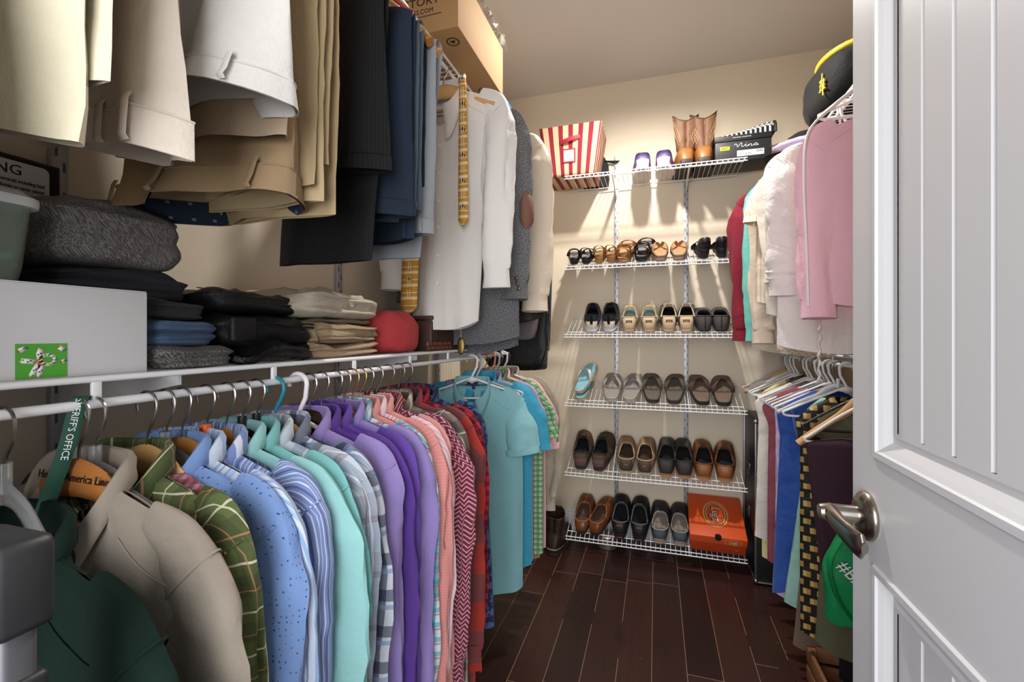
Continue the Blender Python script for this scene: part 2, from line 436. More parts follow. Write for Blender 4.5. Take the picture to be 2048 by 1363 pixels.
long_shelf('r', RX, XR, .9, YB-.02, RZU, 'upper white wire shelf and rod on the right wall', rod=.034, nconn=[1.5, 1.95, 2.3], brk=(1.2, 2.2))
long_shelf('r', RX, XR, .9, YB-.05, RZL, 'lower white wire shelf and rod on the right wall', nconn=[1.75, 2.0, 2.35, 2.65], brk=(1.2, 2.2))
# ================================================================== hangers
def sh(x, half, drop=.10, z0=-.078): return z0 - drop*(min(abs(x)/half, 1.15))**1.35
def hanger(kind, X, Y, Z, rz, label, group=None, half=.18, rod=.0062, drop=.055, tilt=0.0, bar=None, hookmat=None, flip=1):
    """z=0 is the rod's axis; the shoulders lie along local x"""
    t = thing('clothes_hanger', label, 'clothes hanger', (X, Y, Z), (0, tilt, rz), group)
    f = flip
    if kind == 'tube' or kind == 'tubered' or kind == 'tubepale' or kind == 'coral' or kind == 'tubeblack':
        m = {'tube': PWHITE, 'tubered': PRED, 'coral': PCORAL, 'tubeblack': PBLACK}.get(kind, PGREY)
        r = .0045; zt = rod+r; R = .021
        hk = [(f*R*math.cos(a), 0, zt-R+R*math.sin(a)) for a in [math.radians(d) for d in range(195, -16, -15)]]
        hk += [(f*.018, 0, -.036), (f*.008, 0, -.055), (0, 0, -.072), (0, 0, -.084)]
        MB().tube(hk, r, 8).build('hook', m, t)
        z2 = sh(half, half, drop)
        pts = catmull([(-.012, 0, -.080), (-.06, 0, sh(.06, half, drop)-.008), (-half*.6, 0, sh(half*.6, half, drop)-.010), (-half+.01, 0, z2-.002), (-half, 0, z2-.008), (-half+.012, 0, z2-.020), (-half*.5, 0, z2-.022), (0, 0, z2-.022), (half*.5, 0, z2-.022), (half-.012, 0, z2-.020), (half, 0, z2-.008), (half-.01, 0, z2-.002), (half*.6, 0, sh(half*.6, half, drop)-.010), (.06, 0, sh(.06, half, drop)-.008), (.012, 0, -.080)], 3)
        MB().tube(pts, r, 8).build('shoulders', m, t)
        MB().grid([[V(-.03, -.003, -.088), V(0, -.003, -.07), V(.03, -.003, -.088)], [V(-.012, -.003, -.092), V(0, -.003, -.098), V(.012, -.003, -.092)]]).build('neck_web', m, t, solid=.005)
        return t
    hm = hookmat or CHROME; r = .0019; zt = rod+r; R = .0195
    hk = [(f*R*math.cos(a), 0, zt-R+R*math.sin(a)) for a in [math.radians(d) for d in range(205, -31, -15)]]
    hk += [(f*.0125, 0, -.032), (f*.004, 0, -.044), (0, 0, -.054), (0, 0, -.082)]
    if kind == 'tealhook':
        MB().tube(hk[:-1], .0036, 8).build('rubber_hook', PTEAL, t); MB().tube(hk[-2:], r, 6).build('hook_stem', CHROME, t)
    else: MB().tube(hk, r, 6).build('hook', hm, t)
    if kind in ('wood', 'woodpale', 'woodred', 'wooddark', 'tealhook'):
        m = {'wood': WOOD, 'woodpale': WOODL, 'woodred': WOODR, 'wooddark': WOODD, 'tealhook': WOODL}[kind]
        xs = [half*(k/14-1) for k in range(29)]
        MB().tube([(x, .008*(abs(x)/half)**2, sh(x, half, drop)-.010-.013*smooth(.03, .09, abs(x))) for x in xs], [lerp(.024, .0105, smooth(0, .6, abs(x)/half)) for x in xs], 12, rb=[lerp(.0065, .0125, abs(x)/half) for x in xs], up=(0, 1, 0)).build('shoulders', m, t)
        if bar is not False:
            z2 = sh(half, half, drop)-.016
            MB().tube([(-half+.012, .004, z2), (half-.012, .004, z2)], .0055, 8).build('trouser_bar', m, t)
    elif kind == 'wire':
        z2 = sh(half, half, drop)
        MB().tube([(0, 0, -.082), (-half, 0, z2), (-half+.006, 0, z2-.008), (half-.006, 0, z2-.008), (half, 0, z2), (0, 0, -.082)], .0015, 6).build('wire_frame', CHROME, t)
    else:
        m = {'clear': PCLEAR, 'black': PBLACK, 'white': PWHITE, 'grey': PGREY}[kind]
        MB().tube([(0, 0, -.052), (0, 0, -.085)], .007, 8).build('neck', m, t)
        xs = [half*(k/12-1) for k in range(25)]
        MB().tube([(x, 0, sh(x, half, drop)-.006-.016*smooth(.025, .07, abs(x))) for x in xs], [lerp(.014, .007, abs(x)/half) for x in xs], 8, rb=[lerp(.003, .006, abs(x)/half) for x in xs], up=(0, 1, 0)).build('shoulders', m, t)
        if bar:
            z2 = sh(half, half, drop)-.012
            MB().tube([(-half+.01, 0, z2), (half-.01, 0, z2)], .003, 6).build('trouser_bar', m, t)
    return t
# ================================================================== shirts, jackets, tops
def garment(name, cat, label, m, X, Y, Z, rz=0.0, half=.182, drop=.055, L=.76, W=.225, T=.017, sleeve='long', collar='shirt', seed=None, group=None, tilt=0.0, slen=.60, cuffm=None, colm=None, placket=True, buttons=None, btm='#d8d2c0', nw=.059, nd=.075, sa=.05, sb=.0185, fold=.007, sw=0.0, arm=1.0, sb_end=.6, hemcurve=.03, dz=0.0, ch=1.0, inner=None, sides=(-1, 1), gather=False, flare=0.0, yoke=None):
    """hangs from a rod whose axis is local z=0; local x runs along the hanger, -y is the front"""
    t = thing(name, label, cat, (X, Y, Z), (0, tilt, rz), group)
    s = seed if seed is not None else rnd.random()*100
    dz -= .012
    zt = lambda x: sh(max(abs(x), nw), half, drop)+.011+dz
    hs = half+.008
    def Wv(v): return lerp(hs, W, smooth(0, .16, v)) + flare*v
    def body(a, v):
        c = math.cos(a); sn = math.sin(a)
        xx = math.copysign(abs(c)**.85, c); x = xx*Wv(v)
        front = sn < 0
        n01 = max(0, 1-(x/nw)**2) if abs(x) < nw else 0
        z0 = zt(x) - (nd*n01 if front else .006*n01)
        e = 1-abs(xx)**6
        hem = zt(0)-L + hemcurve*abs(xx)**2.5
        vv = v
        z = lerp(z0, hem, vv)
        # round the shoulder point off
        z -= .022*(abs(xx)**9)*(1-v) + .012*(1-n01)*min(1, v/.016)*(1-v)*0
        th = (.001+.0135*math.sqrt(min(1, v/.016))+(.024 if front else .026)*math.sqrt(n01))*(1-smooth(.02, .14, v)) + T*smooth(.02, .13, v)*(1+.25*nz(x*6, v*2, s))
        y = math.copysign(abs(sn)**.6, sn)*th*e**.5
        ramp = smooth(.04, .6, v)
        fd = fold*ramp*(math.sin(x*26+s+1.6*nz(x*3, v*1.3, s))+.6*math.sin(x*47+2.1*s+2*nz(x*5, v, s+9)))
        fd += .010*ramp*nz(x*4+s, v*1.5, s)
        fd += (.0030*nz(x*26, z*34, s)+.0050*nz(x*14+3, z*9, s+4))*(1 if front else -1)
        return V(x + sw*v, y+fd, z)
    nu, nv = 64, 34
    P = []; U = []
    for j in range(nv+1):
        v = (j/nv)**1.35
        row = []; ur = []
        for k in range(nu+1):
            a = 2*pi*(k % nu)/nu - 0.0
            p = body(a, v); row.append(p); ur.append((p.x + (0 if math.sin(a) < 0 else 3.3), p.z))
        P.append(row); U.append(ur)
    MB().grid(P, U).build('body', m, t)
    cuffm = cuffm or m
    # sleeves
    if sleeve:
        for side in sides:
            zs = sh(half, half, drop)+dz; o = s + side*13
            if sleeve == 'long':
                pts = [(half*.72, zs+.028), (half*.92, zs+.004), (half+.000, zs-.030), (half+.004, zs-.080), (half+.005*arm, zs-.17), (half+.006*arm, zs-slen*.55), (half+.004*arm, zs-slen*.8), (half+.004*arm, zs-slen+.062)]
                ra = [.022, .036, .046, sa, sa, sa*.95, sa*.9, sa*.8]; rb = [.006, .014, .018, sb, sb, sb*.95, sb*.9, sb*.85]
            else:
                pts = [(half*.72, zs+.028), (half*.92, zs+.004), (half+.000, zs-.030), (half+.006, zs-.075), (half+.012*arm, zs-.12), (half+.020*arm, zs-slen+.02)]
                ra = [.022, .036, .048, sa*1.02, sa*1.06, sa*1.1]; rb = [.006, .014, .018, sb, sb*1.05, sb*1.15]
            q = catmull([(side*x, -.002+.006*math.sin(o+i*.9), z) for i, (x, z) in enumerate(pts)], 6)
            n = len(q); fr = [i/(n-1)*(len(ra)-1) for i in range(n)]
            RA = [interp(list(enumerate(ra)), f) for f in fr]; RB = [interp(list(enumerate(rb)), f) for f in fr]
            def disp(Lg, a, o=o):
                d = .20*nz(math.cos(a)*2+o, math.sin(a)*2, Lg*7) + .17*smooth(.06, .2, Lg)*math.sin(3*a+o+2.5*nz(Lg*3, o, 1))
                d += .07*math.sin(5*a+o*2+Lg*6)*smooth(.08, .2, Lg) + .10*nz(Lg*30, math.cos(a)*1.5, o)
                if gather: d += .10*smooth(.22, .3, Lg)*math.sin(Lg*260+3*nz(Lg*8, a, o))*(1-smooth(.5, .6, Lg))
                return d
            sl = MB().tube(q, RA, 22, rb=RB, up=(0, 1, 0), cap=False, disp=disp).build('sleeve', m, t)
            # cuff
            e = q[-1]; d = (q[-1]-q[-2]).normalized()
            if sleeve == 'long':
                cp = [e-d*.012, e+d*.003, e+d*.025, e+d*.060, e+d*.062]
                k0 = RA[-1]; r_ = [k0*1.04, k0*.99, k0*.98, k0*1.03, k0*.9]; b_ = [RB[-1]*1.05, RB[-1]*1.02, RB[-1]*1.02, RB[-1]*1.06, RB[-1]*.8]
            else:
                cp = [e-d*.003, e+d*.001, e+d*.022, e+d*.023]; r_ = [RA[-1]*1.02, RA[-1]*1.05, RA[-1]*1.06, RA[-1]*.95]; b_ = [RB[-1]*1.05]*3+[RB[-1]*.85]
            MB().tube(cp, r_, 22, rb=b_, up=(0, 1, 0), cap=False, disp=lambda Lg, a: disp(Lg+slen*.9, a)*.5).build('cuff' if sleeve == 'long' else 'sleeve_hem', cuffm, sl)
            # armhole seam
            k = 13
            MB().tube([q[k]-V(side*.001, 0, -.001), q[k]+V(side*.001, 0, -.001)], RA[k]*1.03, 22, rb=RB[k]*1.08, up=(0, 1, 0), cap=False).build('armhole_seam', m, sl)
    # collar
    cm = colm or m
    if collar in ('shirt', 'polo', 'spread'):
        P = []; U = []; n = 30
        zb = zt(0)+.0
        for k in range(n+1):
            g = k/n*2-1; a = g*pi*.93   # a=0 is the back of the neck
            x = nw*1.0*math.sin(a); yb = .034*math.cos(a)-.002
            fr = smooth(.35, 1, abs(g)); zz = zb - nd*.93*fr**1.2 + .004*nz(g*3, s)
            out = V(math.sin(a)*.8, math.cos(a)*1.0, 0).normalized()
            h = lerp(.031, .027, fr)*ch; dropz = lerp(.030, .062 if collar != 'polo' else .058, fr**2)*ch
            spread = out*lerp(.008, .014, fr) + V(math.copysign(.012, g), -.006, 0)*smooth(.75, 1, abs(g))
            b = V(x, yb, zz)
            row = [b, b+V(0, 0, h*.6)+out*.002, b+V(0, 0, h)+out*.004, b+V(0, 0, h+.0015)+out*.0075, b+V(0, 0, h-.006)+out*.011, b+V(0, 0, h-dropz*.6)+spread*.8+out*.004, b+V(0, 0, h-dropz)+spread+out*.004]
            P.append(row); U.append([(x*1.2, i*.011+.003) for i in range(7)])
        MB().grid(P, U).build('collar', cm, t, solid=.0016)
    elif collar == 'lapel':
        for side in (-1, 1):
            P = []; n = 16
            for k in range(n+1):
                g = k/n
                z = lerp(zt(0)+.012, zt(0)-.34, g); xin = side*lerp(nw*.95, .012, g**.8)
                wd = (.028+.050*math.sin(min(1, g*1.9)*pi*.5))*(1-smooth(.55, 1, g))+.004
                if .16 < g < .24: wd *= .72
                yy = -T-.010-.006*math.sin(g*3)
                if g < .12: yy = lerp(.02, yy, g/.12)
                P.append([V(xin, yy+.001, z), V(xin+side*wd*.5, yy-.006, z-.004), V(xin+side*wd, yy+.001, z-.012)])
            MB().grid(P).build('lapel', cm, t, solid=.003)
        P = []
        for k in range(21):
            a = (k/20*2-1)*pi*.62; b = V(nw*math.sin(a), .034*math.cos(a), zt(0)-.02*smooth(.6, 1, abs(k/10-1)))
            out = V(math.sin(a), math.cos(a), 0); P.append([b, b+V(0, 0, .03)+out*.003, b+V(0, 0, .032)+out*.008, b+V(0, 0, -.012)+out*.018])
        MB().grid(P).build('collar', cm, t, solid=.002)
    elif collar == 'band':
        P = []
        for k in range(33):
            a = 2*pi*(k % 32)/32; fr = smooth(-.2, 1, -math.cos(a))
            b = V(nw*math.sin(a), .034*math.cos(a)-.002, zt(0)-nd*fr); P.append([b-V(0, 0, .006), b+V(0, 0, .004), b+V(0, 0, .008), b*1.0+V(.004*math.sin(a), .004*math.cos(a), -.004)])
        MB().grid(P).build('neckband', cm, t)
    if placket:
        P = []; U = []
        for j in range(nv+1):
            v = (j/nv)**1.35
            def fp(x):
                a = -math.acos(max(-1, min(1, math.copysign((abs(x)/Wv(v))**(1/.85), x)))); return body(a, v)
            r0 = [fp(x) for x in (-.017, -.010, .010, .017)]
            P.append([r0[0]+V(0, 0, 0), r0[1]+V(0, -.0025, 0), r0[2]+V(0, -.0025, 0), r0[3]]); U.append([(p.x, p.z) for p in r0])
        MB().grid(P, U).build('placket', m, t)
        for i in range(buttons or 0):
            v = .10+i*.135; a = -pi/2; p = body(a, v)
            R = Matrix.Rotation(pi/2, 3, 'X')
            MB().lathe([(0, 0), (.0055, 0), (.006, .001), (.005, .0022), (0, .0016)], 12, (p.x, p.y-.0026, p.z), R).build('button', mat('button'+btm, btm, .35), t)
    if collar in ('shirt', 'polo', 'spread'):
        for sg in (-1, 1):
            q = [body(-pi/2+sg*(.42+1.0*k/16), .055+.085*(k/16)**1.5+.012*math.sin(k*.5))+V(0, -.0012, 0) for k in range(17)]
            MB().tube(q, .0011, 5).build('yoke_seam', m, t)
    return t
def label_tag(t, z, body='', col='#16244a', y=.026, w=.042, h=.018):
    MB().box((0, y, z), (w, .0012, h), .0004).build('brand_label', mat('label'+col, col, .7), t)
    MB().box((.004, y, z-h*.5-.008), (w*.3, .001, .014), .0003).build('size_label', mat('label'+col, col, .7), t)
    text('label_print', 'IZ', .010, mat('label_thread', '#b8c0d0', .7), t, (0, y-.0012, z), (pi/2, 0, 0))
# ================================================================== trousers folded over a hanger bar
def trousers(label, m, Y, xc=.08, hw=.12, ww=.165, zbar=-.215, zw=-.70, zl=-.72, th=.010, tw=.022, Xr=None, Z=None, rz=0.0, seed=None, name='trousers', cat='trousers', group=None, lining=None, band=True, loops=2, button=None, wshift=0.0, open_=0.0, tiltw=0.0, pocket=False, cuff=False, bandm=None, legshift=0.0, pleats=0, wflip=1):
    """one flat tube from the waist up over the bar and down to the leg ends; waist on the camera's side"""
    t = thing(name, label, cat, (LX if Xr is None else Xr, Y, RODU if Z is None else Z), (0, 0, rz), group)
    s = seed if seed is not None else rnd.random()*100
    off = .012
    # centreline (y,z)
    front = [(-off*wflip, zw+(zbar-zw)*k/16) for k in range(16)]
    arch = [(off*wflip*-math.cos(a), zbar+off*math.sin(a)) for a in [pi*k/6 for k in range(7)]]
    back = [(off*wflip, zbar+(zl-zbar)*k/16) for k in range(1, 17)]
    path = front+arch+back; P = []; U = []; n = 44; Lp = 0
    nf = len(front); tot = len(path)
    for i, (y, z) in enumerate(path):
        if i: Lp += math.hypot(y-path[i-1][0], z-path[i-1][1])
        pr = path[max(0, i-1)]; nx = path[min(tot-1, i+1)]
        tg = V(0, nx[0]-pr[0], nx[1]-pr[1]).normalized(); nrm = V(1, 0, 0).cross(tg)
        if i < nf:
            g = 1-i/nf; wv = lerp(hw, ww, smooth(.1, .95, g)); tv = lerp(th, tw+open_*g**3, g); cx = xc+wshift*smooth(0, 1, g)
        elif i < nf+7: wv, tv, cx = hw, th*.8, xc
        else:
            g = (i-nf-6)/16; wv = lerp(hw, hw*.93, g); tv = th; cx = xc+legshift*g
        row = []; ur = []
        for k in range(n+1):
            a = 2*pi*(k % n)/n; c = math.cos(a); sn = math.sin(a)
            x = math.copysign(abs(c)**.8, c)*wv
            gg = (1-i/nf) if i < nf else .3
            f = (.010*gg+.002)*math.sin(x*42+s+3*nz(x*4, z*2, s)) + .010*gg*nz(x*9+s, z*3, s) + .006*nz(x*7+s, z*5, s)
            f += .0035*nz(x*25, z*22, s+2)
            if pleats: f += .004*gg*math.sin(x*pleats)
            p = V(cx+x, y, z + (tiltw*x*max(0, gg) if i < nf else 0)) + nrm*(math.copysign(abs(sn)**.7, sn)*tv*(1-abs(c)**8)**.5 + f)
            row.append(p); ur.append((x+(0 if sn > 0 else 1.7), Lp))
        P.append(row); U.append(ur)
    MB().grid(P, U).build('trouser_legs', m, t)
    if band:
        bm_ = bandm or m
        B = [[p + (p-V(xc+wshift, path[i][0], p.z))*.012 + V(0, (-.0012 if p.y < path[i][0] else .0012), 0) for p in P[i]] for i in (0, 1)]
        mid = [[lerp(a, b, q) for a, b in zip(B[0], B[1])] for q in (0, .35, .8, 1.25)]
        bd = MB().grid(mid, [[(k*.01, j*.02) for k in range(n+1)] for j in range(4)]).build('waistband', bm_, t)
        MB().tube([p+V(0, -.0006 if p.y < path[0][0] else .0006, 0) for p in mid[3]], .0012, 5, cap=False).build('waistband_seam', bm_, bd)
        if lining:
            I = [[c_ + (p-c_)*.97 for p in mid[j] for c_ in [V(xc+wshift, path[0][0], p.z)]] for j in (0, 2, 3)]
            MB().grid(I).build('waistband_lining', lining, bd)
        fr = [k for k in range(n+1) if (P[0][k].y < path[0][0])]
        for q in range(loops):
            k = fr[int(len(fr)*(.22+.5*q/max(1, loops-1 or 1)))]; a = mid[0][k]; b = mid[3][k]; ax = (b-a)
            pth = [a+V(0, -.002, .002), a+V(0, -.005, .006), lerp(a, b, .5)+V(0, -.005, 0), b+V(0, -.004, .004), b+V(0, -.001, .010)]
            MB().tube(pth, .0055, 8, rb=.0012, up=(0, 1, 0)).build('belt_loop', bm_, t)
        if button:
            k = fr[int(len(fr)*button[0])]; p = lerp(mid[0][k], mid[3][k], .45)
            MB().lathe([(0, 0), (.0075, 0), (.0082, .0015), (.0062, .003), (.003, .002), (0, .002)], 16, p+V(0, -.001, 0), Matrix.Rotation(pi/2, 3, 'X')).build('button', mat('trouser_button'+button[1], button[1], .3), t)
    if pocket:
        pts = []; i = 4
        for q in range(12):
            x = lerp(-.35, .55, q/11)*ww; pts.append(V(xc+wshift+x, path[i][0]-tw-.0035-.003*math.sin(q), path[i][1]+.010-.012*math.sin(q/11*pi)))
        MB().tube(pts, .0022, 6).build('welt_pocket', mat('welt_dark', '#0b0b0c', .7), t)
        MB().lathe([(0, 0), (.0065, 0), (.007, .0015), (.004, .003), (0, .002)], 14, pts[6]+V(0, -.003, .012), Matrix.Rotation(pi/2, 3, 'X')).build('pocket_button', mat('smoke_button', '#4a4a50', .2), t)
    return t
# ================================================================== cloths
FK[0] = .80
TAN = fab('tan_cotton', '#a3988a', [('n', 90, '#8f8577', .5)])
DGREEN = fab('dark_green_wool', '#0b241d', [('n', 60, '#071a15', .5)], .9, .16, 0)
GPLAID = fab('olive_plaid', '#5f6a3e', [('s', 'x', .05, .022, 0, '#424c2c', .6), ('s', 'y', .05, .022, 0, '#424c2c', .55), ('s', 'x', .05, .0022, .012, '#d9d6b8', .8), ('s', 'y', .05, .0022, .012, '#d9d6b8', .8), ('s', 'x', .05, .0016, .036, '#b98262', .7), ('s', 'y', .05, .0016, .036, '#b98262', .7)])
BDOT = fab('blue_dotted', '#7f9fd6', [('d', 130, .16, '#3c4f8f'), ('d', 90, .09, '#c58aa6')])
BSTR = fab('white_blue_stripe', '#cfd9ea', [('s', 'x', .019, .0045, 0, '#8fb0dd', .9), ('s', 'x', .019, .0018, .009, '#6d83a8', .9), ('s', 'x', .038, .006, .013, '#a9c4ea', .9)])
DSTR = fab('denim_blue_stripe', '#7f93c6', [('s', 'x', .014, .0022, 0, '#e3e6f0', .9), ('s', 'x', .028, .003, .007, '#55649a', .9), ('s', 'x', .028, .0016, .020, '#c9cfe4', .8)])
MINT = fab('mint_cotton', '#84c3c2', [('n', 120, '#76b4b5', .6)])
MINT2 = fab('mint_cotton_pale', '#9ccfcd', [('n', 120, '#8ac3c2', .6)])
LPLAID = fab('grey_blue_plaid', '#c4cfdc', [('s', 'x', .085, .034, 0, '#9aa4b6', .65), ('s', 'y', .085, .034, 0, '#9a9aa8', .6), ('s', 'x', .085, .010, .055, '#8d7f88', .6), ('s', 'y', .085, .010, .055, '#8d7f88', .6), ('s', 'x', .0425, .003, .02, '#e9edf2', .8)])
NPLAID = fab('navy_white_plaid', '#d4d9e3', [('s', 'x', .062, .020, 0, '#1d2b4d', .75), ('s', 'y', .062, .020, 0, '#1d2b4d', .72), ('s', 'x', .062, .008, .036, '#7f9cc4', .7), ('s', 'y', .062, .008, .036, '#7f9cc4', .7), ('s', 'x', .062, .003, .027, '#8d7f9a', .7)])
LAV = fab('lavender_cotton', '#9c8ac6', [('n', 90, '#8f7dba', .5)])
PURP = fab('deep_purple_cotton', '#5c3d92', [('n', 90, '#503282', .5)])
PURP2 = fab('grape_cotton', '#6a4aa6', [('n', 90, '#5c3d95', .5)])
MPLAID = fab('teal_multi_plaid', '#cfe0e6', [('s', 'x', .03, .010, 0, '#2d9db0', .7), ('s', 'y', .03, .010, 0, '#2d9db0', .6), ('s', 'x', .03, .004, .018, '#7a4aa0', .8), ('s', 'y', .03, .004, .018, '#d05a7a', .7)])
SALM = fab('salmon_chambray', '#e2978f', [('n', 200, '#d5827c', .6), ('s', 'y', .006, .001, 0, '#eeb5ac', .5)])
SALM2 = fab('pink_chambray', '#e5a49e', [('n', 200, '#d98f8a', .6)])
PSTR = fab('pink_white_stripe', '#ecd3d8', [('s', 'x', .009, .0035, 0, '#d0909f', .8)])
HOTP = fab('hot_pink_cotton', '#d8567f')
BURG = fab('burgundy_zigzag', '#7d2740', [('z', .011, .0034, 1.0, .011, '#dcb7bd'), ('n', 60, '#641c33', .4)])
GBPL = fab('taupe_plaid', '#7d7168', [('s', 'x', .05, .018, 0, '#4f4843', .7), ('s', 'y', .05, .018, 0, '#4f4843', .6), ('s', 'x', .05, .003, .03, '#c9bfae', .8), ('s', 'y', .05, .003, .03, '#c9bfae', .7)])
RPL = fab('red_grey_flannel', '#a8382f', [('s', 'x', .15, .07, 0, '#5d4247', .75), ('s', 'y', .15, .07, .02, '#5d4247', .75), ('n', 70, '#7d2a26', .3)], .95)
RBK = fab('red_black_buffalo', '#b3263a', [('s', 'x', .026, .013, 0, '#1a1418', .62), ('s', 'y', .026, .013, 0, '#1a1418', .62)], .95)
NPAIS = fab('navy_paisley', '#22304f', [('n', 55, '#4d628e', 1.0, 1), ('d', 40, .12, '#141c33')])
AQUA = fab('aqua_slub_polo', '#98d0d7', [('n', 150, '#86c0c8', .6), ('s', 'x', .004, .0006, 0, '#92c9cf', .5)])
SKY = fab('turquoise_knit', '#4ab0d2', [('n', 120, '#338fb0', .6)])
LILAC = fab('lilac_oxford', '#b3b0d3', [('n', 160, '#a5a2c8', .6)])
GRNP = fab('green_white_plaid', '#b6d0b0', [('s', 'x', .022, .008, 0, '#4f9a58', .7), ('s', 'y', .022, .008, 0, '#4f9a58', .6), ('s', 'x', .022, .002, .014, '#23402c', .8), ('s', 'y', .022, .002, .014, '#23402c', .8)])
KTAN = fab('khaki_field_cloth', '#a89d88', [('n', 90, '#978c78', .5)])
KTAN2 = fab('stone_field_cloth', '#b3aa98', [('n', 90, '#a39a88', .5)])
PINKS = fab('pale_pink_cotton', '#e6b7b5')
TEALC = fab('muted_teal_cotton', '#44748a', [('n', 90, '#386478', .5)])
GREYC = fab('grey_cotton', '#77767a', [('n', 90, '#68676b', .5)])
GING = fab('black_gingham', '#cfcfc8', [('s', 'x', .008, .004, 0, '#33352f', .6), ('s', 'y', .008, .004, 0, '#33352f', .6)])
BLUED = fab('dusty_denim', '#5f7890', [('n', 120, '#50687f', .6)])
DARKS = fab('charcoal_print', '#2a2c33', [('d', 50, .12, '#8d8f98')])
RGING = fab('maroon_gingham', '#b98a92', [('s', 'x', .011, .0055, 0, '#7d2236', .6), ('s', 'y', .011, .0055, 0, '#7d2236', .6)])

FK[0] = 1.0
# ================================================================== lower left rod, from the door towards the back
def rodY(px, X=LX): return X/math.tan(math.atan((px-CX)/F)-YAW)
WH = 'shirts on the lower left rod'; HG = 'hangers on the lower left rod'
H = lambda kind, px, lab, **k: hanger(kind, LX, rodY(px), RODL, k.pop('rz', 0), lab, HG, **k)
def S(px, m, label, name='shirt', cat='shirt', **k):
    return garment(name, cat, label, m, LX, rodY(px), RODL, k.pop('rz', 0), group=WH, **k)
H('clear', 8, 'clear plastic hanger holding the dark green jacket', half=.072, drop=.035)
jk = S(8, DGREEN, 'dark green jacket with wide notched front, nearest on the lower left rod', 'jacket', 'jacket', T=.026, collar='spread', L=.80, W=.26, sa=.075, sb=.026, nd=.12, slen=.64, rz=.0, seed=3, half=.205, dz=-.045, nw=.078)
bt = MB(); bt.lathe([(0, 0), (.007, .001), (.008, .004), (.005, .007), (0, .008)], 12, (.243, -.032, -.24), Matrix.Rotation(pi/2, 3, 'X')); bt.build('button', DGREEN, jk)
MB().tube(catmull([(.27, -.034, -.36), (.262, -.04, -.342), (.24, -.043, -.352), (.222, -.043, -.365), (.20, -.04, -.375), (.27, -.036, -.39)], 5), .0022, 6).build('yellow_cord', mat('yellow_cord', '#d9a42a', .6), jk)
H('woodred', 158, 'reddish wooden hanger with a printed line of script, in the tan shirt')
text('hanger_print', 'Holland America Line', .0145, mat('print_black', '#1c130d', .6), bpy.data.objects[[o.name for o in COL.objects if o.name.startswith('clothes_hanger')][-1]], (.0, -.0072, -.086), (pi/2, 0, 0), shear=.25, align='CENTER')
H('clear', 191, 'steel-hooked clear hanger just behind the script-printed wooden one', half=.19)
S(158, TAN, 'tan cotton work shirt with double-stitched seams, second on the lower left rod', sa=.064, sb=.021, nd=.10, seed=11, T=.02, nw=.064)
H('woodpale', 294, 'pale wooden hanger over the maroon gingham neck and blue dotted collar', half=.15, hookmat=CHROME)
S(250, GPLAID, 'olive green plaid shirt with cream window lines behind the tan shirt', seed=21)
S(294, RGING, 'shirt with maroon gingham inner neck hidden behind the olive plaid one', sleeve=None, W=.14, half=.15, seed=23, nd=.02, collar=None)
H('clear', 331, 'clear plastic hanger between the dotted and striped blue shirts', half=.19)
S(331, BDOT, 'mid-blue shirt printed with tiny dots', seed=31)
H('wood', 364, 'honey wooden hanger in the white and blue striped shirt')
S(364, BSTR, 'white dress shirt with light blue vertical stripes', seed=41)
H('clear', 412, 'clear plastic hanger with an orange size cube', half=.19)
hc = [o for o in COL.objects if o.name.startswith('clothes_hanger') and o.get('label', '').endswith('size cube')][0]
MB().box((.0, -.001, -.060), (.014, .012, .014), .002).build('size_cube', mat('orange_size_cube', '#e2622b', .4), hc)
text('size_print', 'XL', .008, mat('print_black', '#1c130d', .6), hc, (0, -.0078, -.060), (pi/2, 0, 0))
S(412, DSTR, 'denim blue shirt with fine white stripes, behind the white striped one', seed=51)
H('wood', 453, 'golden wooden hanger rising behind the clear size-cube hanger')
S(453, MINT2, 'pale mint green long-sleeved shirt, nearer of the two mint shirts', seed=61, sa=.066)
H('black', 484, 'black plastic hanger with XL printed on its neck')
hb = [o for o in COL.objects if o.get('label', '').startswith('black plastic hanger with XL')][0]
text('size_print', 'XL', .014, mat('print_white', '#e8e8e8', .6), hb, (.004, -.0078, -.069), (pi/2, 0, 0))
S(484, MINT, 'mint green long-sleeved shirt, farther of the two mint shirts', seed=71, sa=.066)
H('black', 513, 'plain black plastic hanger just behind the XL one')
S(513, LPLAID, 'pale grey and blue large-check plaid shirt', seed=81)
H('tealhook', 551, 'pale wooden hanger with a teal rubber-coated hook')
S(551, NPLAID, 'navy and white bold plaid shirt', seed=91)
H('tube', 596, 'thick white plastic hanger above the navy plaid shirt')
S(596, LAV, 'light lavender shirt between navy plaid and deep purple', seed=101)
H('wooddark', 618, 'dark walnut hanger in the deep purple shirt')
S(618, PURP, 'deep purple shirt with violet collar standing up', seed=111)
H('wood', 643, 'amber wooden hanger behind the dark walnut hanger')
S(643, PURP2, 'grape purple shirt right behind the deep purple one', seed=121)
H('wood', 670, 'honey wooden hanger with a small blue tag')
hb = [o for o in COL.objects if o.get('label', '').endswith('small blue tag')][0]
MB().lathe([(0, -.004), (.005, -.003), (.0055, .003), (0, .004)], 10, (0, 0, -.062)).build('size_tag', mat('blue_tag', '#2456b0', .4), hb)
H('wire', 687, 'thin steel wire hanger beside the blue-tagged hanger', half=.19)
S(670, LAV, 'lavender long-sleeved shirt behind the grape purple one', seed=131)
S(687, MPLAID, 'teal, white and plum small-plaid shirt mostly hidden', seed=141)
H('wooddark', 704, 'brown hanger with a brass-coloured hook', hookmat=BRASSW)
S(704, SALM, 'salmon pink chambray shirt with long sleeve hanging forward', seed=151, sa=.066, slen=.66)
H('clear', 719, 'brass-hooked clear hanger behind the salmon shirt', half=.19, hookmat=BRASSW)
S(719, PSTR, 'pink and white narrow-striped shirt', seed=161)
